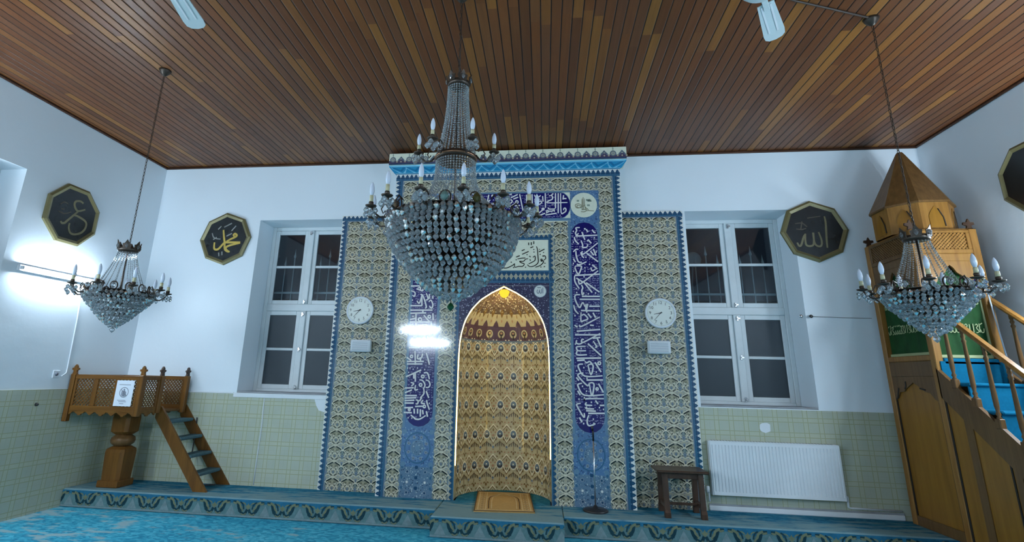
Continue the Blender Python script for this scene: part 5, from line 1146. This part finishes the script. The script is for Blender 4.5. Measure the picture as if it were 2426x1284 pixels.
k = MB(); k.tube([(rx1-.01, -.06, rz0+.05), (rx1+.025, -.06, rz0+.045), (rx1+.03, -.045, rz0), (rx1+.035, -.028, .31), (rx1+.06, -.026, .30), (3.88, -.026, .295)], .011, 'white_gloss', 8)
k.tube([(rx0-.02, -.05, rz0+.06), (rx0-.025, -.045, .34), (rx0-.02, -.04, .30)], .011, 'white_gloss', 8); tag(k.build('heating_pipe'), 'white heating pipe along the wall foot below the radiator', 'pipe')
k = MB(); k.lathe([(.017, 0), (.02, .03), (.02, .06), (.012, .07)], (rx0-.035, -.06, rz0+.02), 'white_gloss', 10); k.build('valve', rad)
def blob(nm, lbl, pts, mt='plaster_patch'):
    k = MB(); k.prism(pts, lambda u, v, h: Vector((u, -.011-h, v)), 0, .004, mt); tag(k.build(nm), lbl, 'patch')
blob('plaster_patch', 'white plaster patch on the tiles above the radiator', [(2.50, 1.10), (2.515, 1.07), (2.56, 1.055), (2.615, 1.075), (2.62, 1.15), (2.59, 1.168), (2.535, 1.165), (2.505, 1.145)])
blob('plaster_smear', 'white plaster smear on the tiles where window and niche panel meet, by the ladder', [(-3.0, 1.275), (-2.97, 1.20), (-2.93, 1.14), (-2.85, 1.12), (-2.845, 1.275)])
k = MB()
for x_ in (3.118, 3.232): k.lathe([(.008, 0), (.008, .02), (.019, .024), (.021, .034), (.014, .04), (.004, .042)], (0, 0, 0), 'chrome' if x_ < 3.2 else 'black_plastic', 14, tf=lambda q: Vector((x_+q.x, -q.z, 2.417+q.y)))
tag(k.build('curtain_hook'), 'pair of small round hooks on the wall beside the radiator window', 'hook')
k = MB(); k.tube([(3.25, -.02, 2.417), (3.6, -.012, 2.405), (3.92, -.012, 2.40)], .0022, 'cable_brown', 5); tag(k.build('wall_wire'), 'thin dark wire from the wall hook to the pulpit', 'wire')

# ------------------------------------------------------------------ stool, stand, rug
st = thing('stool', (1.49, -.3, ZP), 'dark wooden stool on the carpet in front of the right tile panel', 'stool')
st['label'] = 'dark carved wooden stool on the carpet beside the radiator'
k = MB(); k.bbox((1.21, -.50, .645), (1.755, -.13, .672), 'dark_wood', .008); k.build('seat', st)
k = MB(); k.bbox((1.27, -.45, .585), (1.70, -.42, .645), 'dark_wood', .004); k.bbox((1.27, -.20, .585), (1.70, -.17, .645), 'dark_wood', .004); k.build('apron', st)
for x_ in (1.30, 1.675):
    for y_ in (-.44, -.185):
        sy_ = -1 if y_ < -.3 else 1
        k = MB(); k.prism([(-.028, -.02), (.028, -.02), (.028, .02), (-.028, .02)], lambda u, v, h: Vector((x_+u, y_+v+sy_*(.645-h)*.05, h)), ZP, .645, 'dark_wood'); 
        k.prism([(-.03, 0), (.03, 0), (.03, .05), (.015, .08), (-.015, .08), (-.03, .05)], lambda u, v, h: Vector((x_+h-.03, y_+sy_*.028+u, ZP+v)), 0, .06, 'dark_wood'); k.build('leg', st)
    k = MB(); k.bbox((x_-.02, -.42, .29), (x_+.02, -.205, .33), 'dark_wood', .004); k.build('stretcher', st)
k = MB(); k.bbox((1.32, -.33, .30), (1.655, -.295, .325), 'dark_wood', .004); k.build('crossbar', st)
ms = thing('microphone_stand', (.55, -.36, ZP), 'slim grey microphone stand with round black foot before the cobalt band', 'microphone stand')
k = MB(); k.lathe([(.135, 0), (.14, .012), (.12, .024), (.03, .034), (.018, .06)], (.55, -.36, ZP), 'black_plastic', 28); k.build('foot', ms)
k = MB(); k.tube([(.55, -.36, ZP+.04), (.55, -.36, .95)], .0085, 'chrome', 10); k.build('pole', ms)
k = MB(); k.tube([(.55, -.36, .93), (.55, -.36, 1.02), (.545, -.36, 1.05)], .011, 'black_plastic', 10); k.build('clutch', ms)
k = MB(); k.tube([(.545, -.36, 1.04), (.54, -.37, 1.09)], [.012, .016], 'black_plastic', 10); k.build('clip', ms)
rg = thing('prayer_rug', (-.49, -.15, ZP), 'gold prayer rug lying on the blue carpet in the niche', 'rug')
C4 = [Vector((-.775, -.70, 0)), Vector((-.115, -.625, 0)), Vector((-.195, .36, 0)), Vector((-.855, .32, 0))]
def RG(u, v, h): return (C4[0]*(1-u)+C4[1]*u)*(1-v)+(C4[3]*(1-u)+C4[2]*u)*v + Vector((0, 0, ZP+.001+h))
k = MB(); k.prism([(0, 0), (1, 0), (1, 1), (0, 1)], RG, 0, .011, 'rug_gold'); k.build('pile', rg)
p = Pat(RG, .0006); o11 = .0115
p.fn = lambda u, v, h: RG(u, v, o11+h)
p.rect(0, 0, 1, .035, 'rug_dark', 1); p.rect(0, .965, 1, 1, 'rug_dark', 1); p.rect(0, .035, .02, .965, 'rug_dark', 1); p.rect(.98, .035, 1, .965, 'rug_dark', 1)
for a, c, d, e in ((.02, .035, .98, .07), (.02, .93, .98, .965), (.05, .07, .075, .93), (.925, .07, .95, .93)): p.rect(a, c, d, e, 'rug_light', 1)
p.rect(.18, .07, .20, .93, 'rug_light', 1); p.rect(.80, .07, .82, .93, 'rug_light', 1)
for i in range(9):
    for x_ in (.125, .875): p.rect(x_-.035, .10+.095*i, x_+.035, .145+.095*i, 'rug_light', 1); p.rect(x_-.02, .112+.095*i, x_+.02, .13+.095*i, 'rug_dark', 2)
for r in (.30, .26, .21): p.rib([(.5-r, .12), (.5-r, .62), (.5-r*.6, .78), (.5, .88), (.5+r*.6, .78), (.5+r, .62), (.5+r, .12)], .018, 'rug_light' if r != .26 else 'rug_dark', 2)
p.build('woven_border', rg)

# ------------------------------------------------------------------ ceiling fans and cable
def fan(lbl, hx, hy, a0, zf=4.30):
    t = thing('ceiling_fan', (hx, hy, H), lbl, 'ceiling fan', 'white ceiling fans')
    k = MB(); k.lathe([(.012, 0), (.012, H-zf-.06)], (hx, hy, zf+.06), 'fan_white', 10); k.build('rod', t)
    k = MB(); k.lathe([(.03, -.0), (.06, .02), (.05, .06)], (hx, hy, H-.062), 'fan_white', 18); k.build('canopy', t)
    k = MB(); k.lathe([(.05, -.06), (.10, -.05), (.135, -.01), (.135, .03), (.10, .06), (.04, .075)], (hx, hy, zf), 'fan_white', 24); k.build('motor', t)
    for i in range(3):
        a = a0+i*2*PI/3; d = Vector((math.cos(a), math.sin(a), 0)); n = Vector((-d.y, d.x, 0)); c = Vector((hx, hy, zf))
        k = MB(); out = [(.20, -.055), (.60, -.075), (.66, -.07), (.69, -.045), (.70, 0), (.69, .045), (.66, .07), (.60, .075), (.20, .055)]
        k.prism(out, lambda u, v, h: c+d*u+n*v+Vector((0, 0, h-v*.18)), -.004, .004, 'fan_white')
        for v in (-.03, .03): k.prism([(.22, v-.006), (.58, v-.006), (.58, v+.006), (.22, v+.006)], lambda u, v_, h: c+d*u+n*v_+Vector((0, 0, h-v_*.18)), -.008, -.004, 'white_gloss')
        bl = k.build('blade', t)
        k = MB(); k.bbox((.11, -.02, -.006), (.27, .02, .006), 'fan_white', .003, lambda q: c+d*q.x+n*q.y+Vector((0, 0, q.z-.009-q.y*.18))); k.build('blade_bracket', bl)
fan('white ceiling fan by the ceiling glare, one blade tip dipping into the picture', -2.62, -4.20, math.atan2(.70, -.16))
fan('white ceiling fan near the small chandelier by the pulpit, one blade showing', 1.54, -3.56, math.atan2(.58, .33))
k = MB(); k.tube([(2.80, -2.70, H-.008), (2.4, -2.86, H-.010), (2.04, -3.0, H-.012), (1.6, -3.25, H-.012)], .009, 'cable_brown', 6)
tag(k.build('ceiling_cable'), 'brown cable along the ceiling planks to the chandelier rose', 'cable')

# ------------------------------------------------------------------ chandeliers
def ball_mesh(nm, r, h, mt, n=6, flat=1.0):
    b = MB(); b.gem((0, 0, 0), r, h, mt, n, flat); o = b.build(nm); me = o.data; bpy.data.objects.remove(o); return me
def put(nm, me, par, loc, rz=0.0, label=None):
    o = bpy.data.objects.new(nm, me); COL.objects.link(o); o.parent = par; o.location = Vector(loc)-par.location if par.parent is None else loc; o.rotation_euler = (0, 0, rz)
    if label: o['label'] = label
    return o
def chandelier(lbl, cx, cyy, ztop, cfg):
    t = thing('chandelier', (cx, cyy, H), lbl, 'chandelier', 'crystal chandeliers')
    P = lambda r, a, z: Vector((cx+r*math.cos(a), cyy+r*math.sin(a), z))
    k = MB(); k.lathe([(.055, .0), (.06, -.0), (.052, -.02), (.03, -.05), (.012, -.065)][::-1], (cx, cyy, H), 'bronze', 18); k.build('ceiling_rose', t)
    # chain of alternating links
    k = MB(); z = H-.06; i = 0; zc0 = cfg['crown'][1]+.02
    while z > zc0:
        a = PI/2*(i % 2); pts = [(cx+.008*math.cos(q)*math.cos(a), cyy+.008*math.cos(q)*math.sin(a), z-.022+.022*math.sin(q)) for q in [2*PI*j/8 for j in range(9)]]
        k.tube(pts, .0028, 'bronze', 4, False); z -= .036; i += 1
    k.tube([(cx+.006, cyy, H-.06), (cx+.004, cyy, zc0)], .003, 'cable_brown', 4); k.build('chain', t)
    rc, zc = cfg['crown']
    k = MB(); k.lathe([(rc*.9, -.05), (rc, -.045), (rc*1.02, -.015), (rc*.9, -.01)], (cx, cyy, zc), 'bronze', 20)
    for j in range(6):
        a = j*PI/3; d = Vector((math.cos(a), math.sin(a), 0)); n = Vector((-d.y, d.x, 0)); c = Vector((cx, cyy, zc))+d*rc
        k.prism([(-.03, -.03), (.03, -.03), (.038, .015), (.02, .02), (.0, .055), (-.02, .02), (-.038, .015)], lambda u, v, h: c+n*u+d*(h+max(0, v)*.3)+Vector((0, 0, v)), -.003, .003, 'bronze')
    k.tube([(cx, cyy, zc-.05), (cx, cyy, cfg['rim'][1]-.1)], .008, 'bronze', 8); cr = k.build('crown', t)
    gm_ = MB()
    gme = ball_mesh('crown_gem', .016, .024, 'crystal', 6, .6)
    for j in range(6): a = j*PI/3; o = bpy.data.objects.new('crown_gem', gme); COL.objects.link(o); o.parent = cr; o.location = P(rc+.012, a, zc-.002)-t.location; o.rotation_euler = (0, 0, a+PI/2)
    br = cfg['bead']
    def strand(path, nm):
        # faceted beads threaded on a wire
        b = MB(); acc = 0; L = sum((path[i+1]-path[i]).length for i in range(len(path)-1)); n = int(L/(br*2.3)); step = L/n
        tgt = step/2; run = 0
        for i in range(len(path)-1):
            seg = (path[i+1]-path[i]); l = seg.length
            while tgt <= run+l:
                c = path[i]+seg*((tgt-run)/l)
                vs = [c+Vector(q)*br for q in ((1, 0, 0), (-1, 0, 0), (0, 1, 0), (0, -1, 0), (0, 0, 1.1), (0, 0, -1.1))]
                b.add(vs, [(0, 2, 4), (2, 1, 4), (1, 3, 4), (3, 0, 4), (2, 0, 5), (1, 2, 5), (3, 1, 5), (0, 3, 5)], 'bead'); tgt += step
            run += l
        b.build(nm, t)
    def sweep(r0, z0, r1, z1, n, sag):
        for j in range(n):
            a = 2*PI*(j+.5)/n; path = []
            for q in range(9):
                s = q/8; r = r0+(r1-r0)*(s**sag); path.append(P(r, a, z0+(z1-z0)*s))
            strand(path, 'bead_strand')
    def ring(nm, r, z, hh, mt='bronze'):
        k = MB(); k.lathe([(r-.012, -hh), (r, -hh), (r+.006, 0), (r, hh), (r-.012, hh), (r-.016, 0)], (cx, cyy, z), mt, 40); k.lathe([(r+.004, -hh*.4), (r+.012, 0), (r+.004, hh*.4)], (cx, cyy, z), 'copper', 40); return k.build(nm, t)
    def arms(n, a0, r0, r1, z, L, skip=(), bulbs=True):
        for j in range(n):
            if j in skip: continue
            a = a0+2*PI*j/n
            k = MB(); pts = [P(r0+(r1-r0)*s, a, z+q) for s, q in ((0, 0), (.25, -.045), (.55, -.05), (.85, -.02), (1, .02))]; k.tube(pts, .007, 'bronze', 6)
            k.tube([P(r0+(r1-r0)*s, a, z+q) for s, q in ((.1, .03), (.35, .05), (.5, .01), (.4, -.02), (.3, .0))], .005, 'bronze', 5)
            ao = k.build('arm', t)
            e = P(r1, a, z+.02)
            k = MB(); k.lathe([(.008, -.012), (.034, -.004), (.040, .004), (.012, .006)], e, 'bronze', 14); k.lathe([(.014, .006), (.018, .02), (.016, .03)], e, 'bronze', 10); k.build('drip_pan', ao)
            k = MB(); k.lathe([(.0135, .03), (.0135, .03+L*.62), (.006, .03+L*.62)], e, 'candle_sleeve', 10); k.build('candle_sleeve', ao)
            zb = .03+L*.62
            k = MB(); k.lathe([(.009, zb), (.0155, zb+.022), (.0175, zb+.040), (.0155, zb+.062), (.009, zb+.085), (.002, zb+.098)], e, 'bulb_glass', 12); k.build('bulb', ao)
            for q in range(6):
                b_ = a+q*PI/3+.4; o = bpy.data.objects.new('arm_crystal', cfg['dropme']); COL.objects.link(o); o.parent = ao; o.location = e+Vector((.034*math.cos(b_), .034*math.sin(b_), -.035-.022*(q % 2)))-t.location
    # bead skirts
    for s in cfg['skirts']: sweep(*s)
    rr, rz_ = cfg['rim']; ring('rim', rr, rz_, .013)
    if 'mid' in cfg:
        m_, mz = cfg['mid']; ring('upper_ring', m_, mz, .02); arms(6, cfg['mid_a0'], m_, .285, mz+.03, .055, cfg['mid_skip'])
    arms(*cfg['arms'])
    # gems standing on the rim
    for j in range(cfg['gems']):
        a = cfg['arms'][1]+2*PI*(j+.5)/cfg['gems']; k = MB(); k.gem(P(rr+.01, a, rz_+.055), cfg['gr'], cfg['gr']*1.35, cfg['gcol'][j % len(cfg['gcol'])], 8, 1.0); k.build('rim_gem', t)
        d = Vector((math.cos(a), math.sin(a), 0)); n = Vector((-d.y, d.x, 0)); c = P(rr-.02, a, rz_+.055)
        k = MB(); g = cfg['gr']; k.tube([c+n*(g*1.25*math.cos(q))+Vector((0, 0, g*1.65*math.sin(q))) for q in [2*PI*i/14 for i in range(15)]], .006, 'bronze', 5, False); k.build('gem_frame', t)
    # crystal basket
    tiers = []; big = []
    for r, z, n in cfg['tiers']:
        off = random.random()
        for j in range(n):
            a = 2*PI*(j+off)/n; tiers.append((P(r, a, z+random.uniform(-.007, .007)), math.sin(a)*r, a))
    order = sorted(tiers, key=lambda q: q[1])
    for q_, (c, _, a) in enumerate(order[:98]): o = bpy.data.objects.new('crystal', cfg['glintme'] if q_ % 5 == 1 else cfg['dropme']); COL.objects.link(o); o.parent = t; o.location = c-t.location; o.rotation_euler = (random.uniform(-.35, .35), random.uniform(-.35, .35), a+random.uniform(-.9, .9))
    b = MB(); s = cfg['cr']
    for q_, (c, _, a) in enumerate(order[98:]): b.gem(c, s, s*1.25, 'cut_facet' if q_ % 5 == 1 else 'crystal', 6)
    for r, z, n in cfg['tiers'][::2]: b.lathe([(r-.012, -.002), (r-.008, .002), (r-.012, .003)], (cx, cyy, z+.028), 'bronze', 30)
    o = b.build('rear_crystals', t); o['kind'] = 'stuff'
    z_, r_, mt = cfg['drop']; k = MB(); k.gem((cx, cyy, z_), r_, r_*1.2, mt, 10); k.tube([(cx, cyy, z_+r_), (cx, cyy, cfg['tiers'][-1][1])], .003, 'bronze', 5); k.build('end_drop', t)
big_me = ball_mesh('crystal', .0212, .027, 'crystal', 7); small_me = ball_mesh('crystal', .0165, .021, 'crystal', 7); big_g = ball_mesh('crystal', .0212, .027, 'cut_facet', 7); small_g = ball_mesh('crystal', .0165, .021, 'cut_facet', 7)
big = dict(crown=(.085, 3.83), bead=.0085, rim=(.455, 2.665), mid=(.150, 3.175), mid_a0=math.radians(-90-87), mid_skip=(4, 5) , dropme=big_me, glintme=big_g, cr=.020, gems=14, gr=.030,
    skirts=[(.078, 3.775, .148, 3.20, 26, 2.2), (.146, 3.15, .435, 2.69, 44, 3.2)], arms=(14, math.radians(-90-62), .455, .60, 2.70, .075), gcol=['gem_amber', 'crystal', 'gem_teal', 'gem_olive'],
    tiers=[(r, z, int(2*PI*r/.044)) for r, z in ((.478, 2.66), (.470, 2.64), (.455, 2.615), (.460, 2.580), (.450, 2.540), (.435, 2.500), (.415, 2.460), (.39, 2.422), (.365, 2.386), (.335, 2.350), (.305, 2.316), (.275, 2.284), (.243, 2.254), (.21, 2.226), (.175, 2.20), (.14, 2.176), (.10, 2.153), (.06, 2.132))], drop=(2.07, .026, 'gem_green'))
chandelier('largest crystal chandelier, three bead tiers, hanging before the prayer niche', -.64, -3.3, H, big)
def small(gcol, dropmt, arms): return dict(crown=(.085, 2.72), bead=.0075, rim=(.255, 2.265), dropme=small_me, glintme=small_g, cr=.0165, gems=13, gr=.022, skirts=[(.075, 2.665, .205, 2.30, 20, 1.3)], arms=arms, gcol=gcol,
    tiers=[(r, z, int(2*PI*r/.036)) for r, z in ((.278, 2.258), (.270, 2.232), (.250, 2.204), (.228, 2.176), (.205, 2.149), (.182, 2.122), (.158, 2.096), (.134, 2.070), (.110, 2.045), (.086, 2.021), (.060, 1.999), (.032, 1.979))], drop=(1.945, .024, dropmt))
chandelier('small crystal chandelier hanging beside the glowing wall tube', -3.905, -2.508, H, small(['crystal', 'gem_amber', 'crystal'], 'crystal', (9, math.radians(-75), .255, .385, 2.295, .06)))
chandelier('small crystal chandelier with one blue gem, hanging before the pulpit', 2.793, -2.686, H, small(['crystal']*1 + ['gem_blue'] + ['crystal']*11, 'crystal', (9, math.radians(-80), .255, .385, 2.30, .06)))
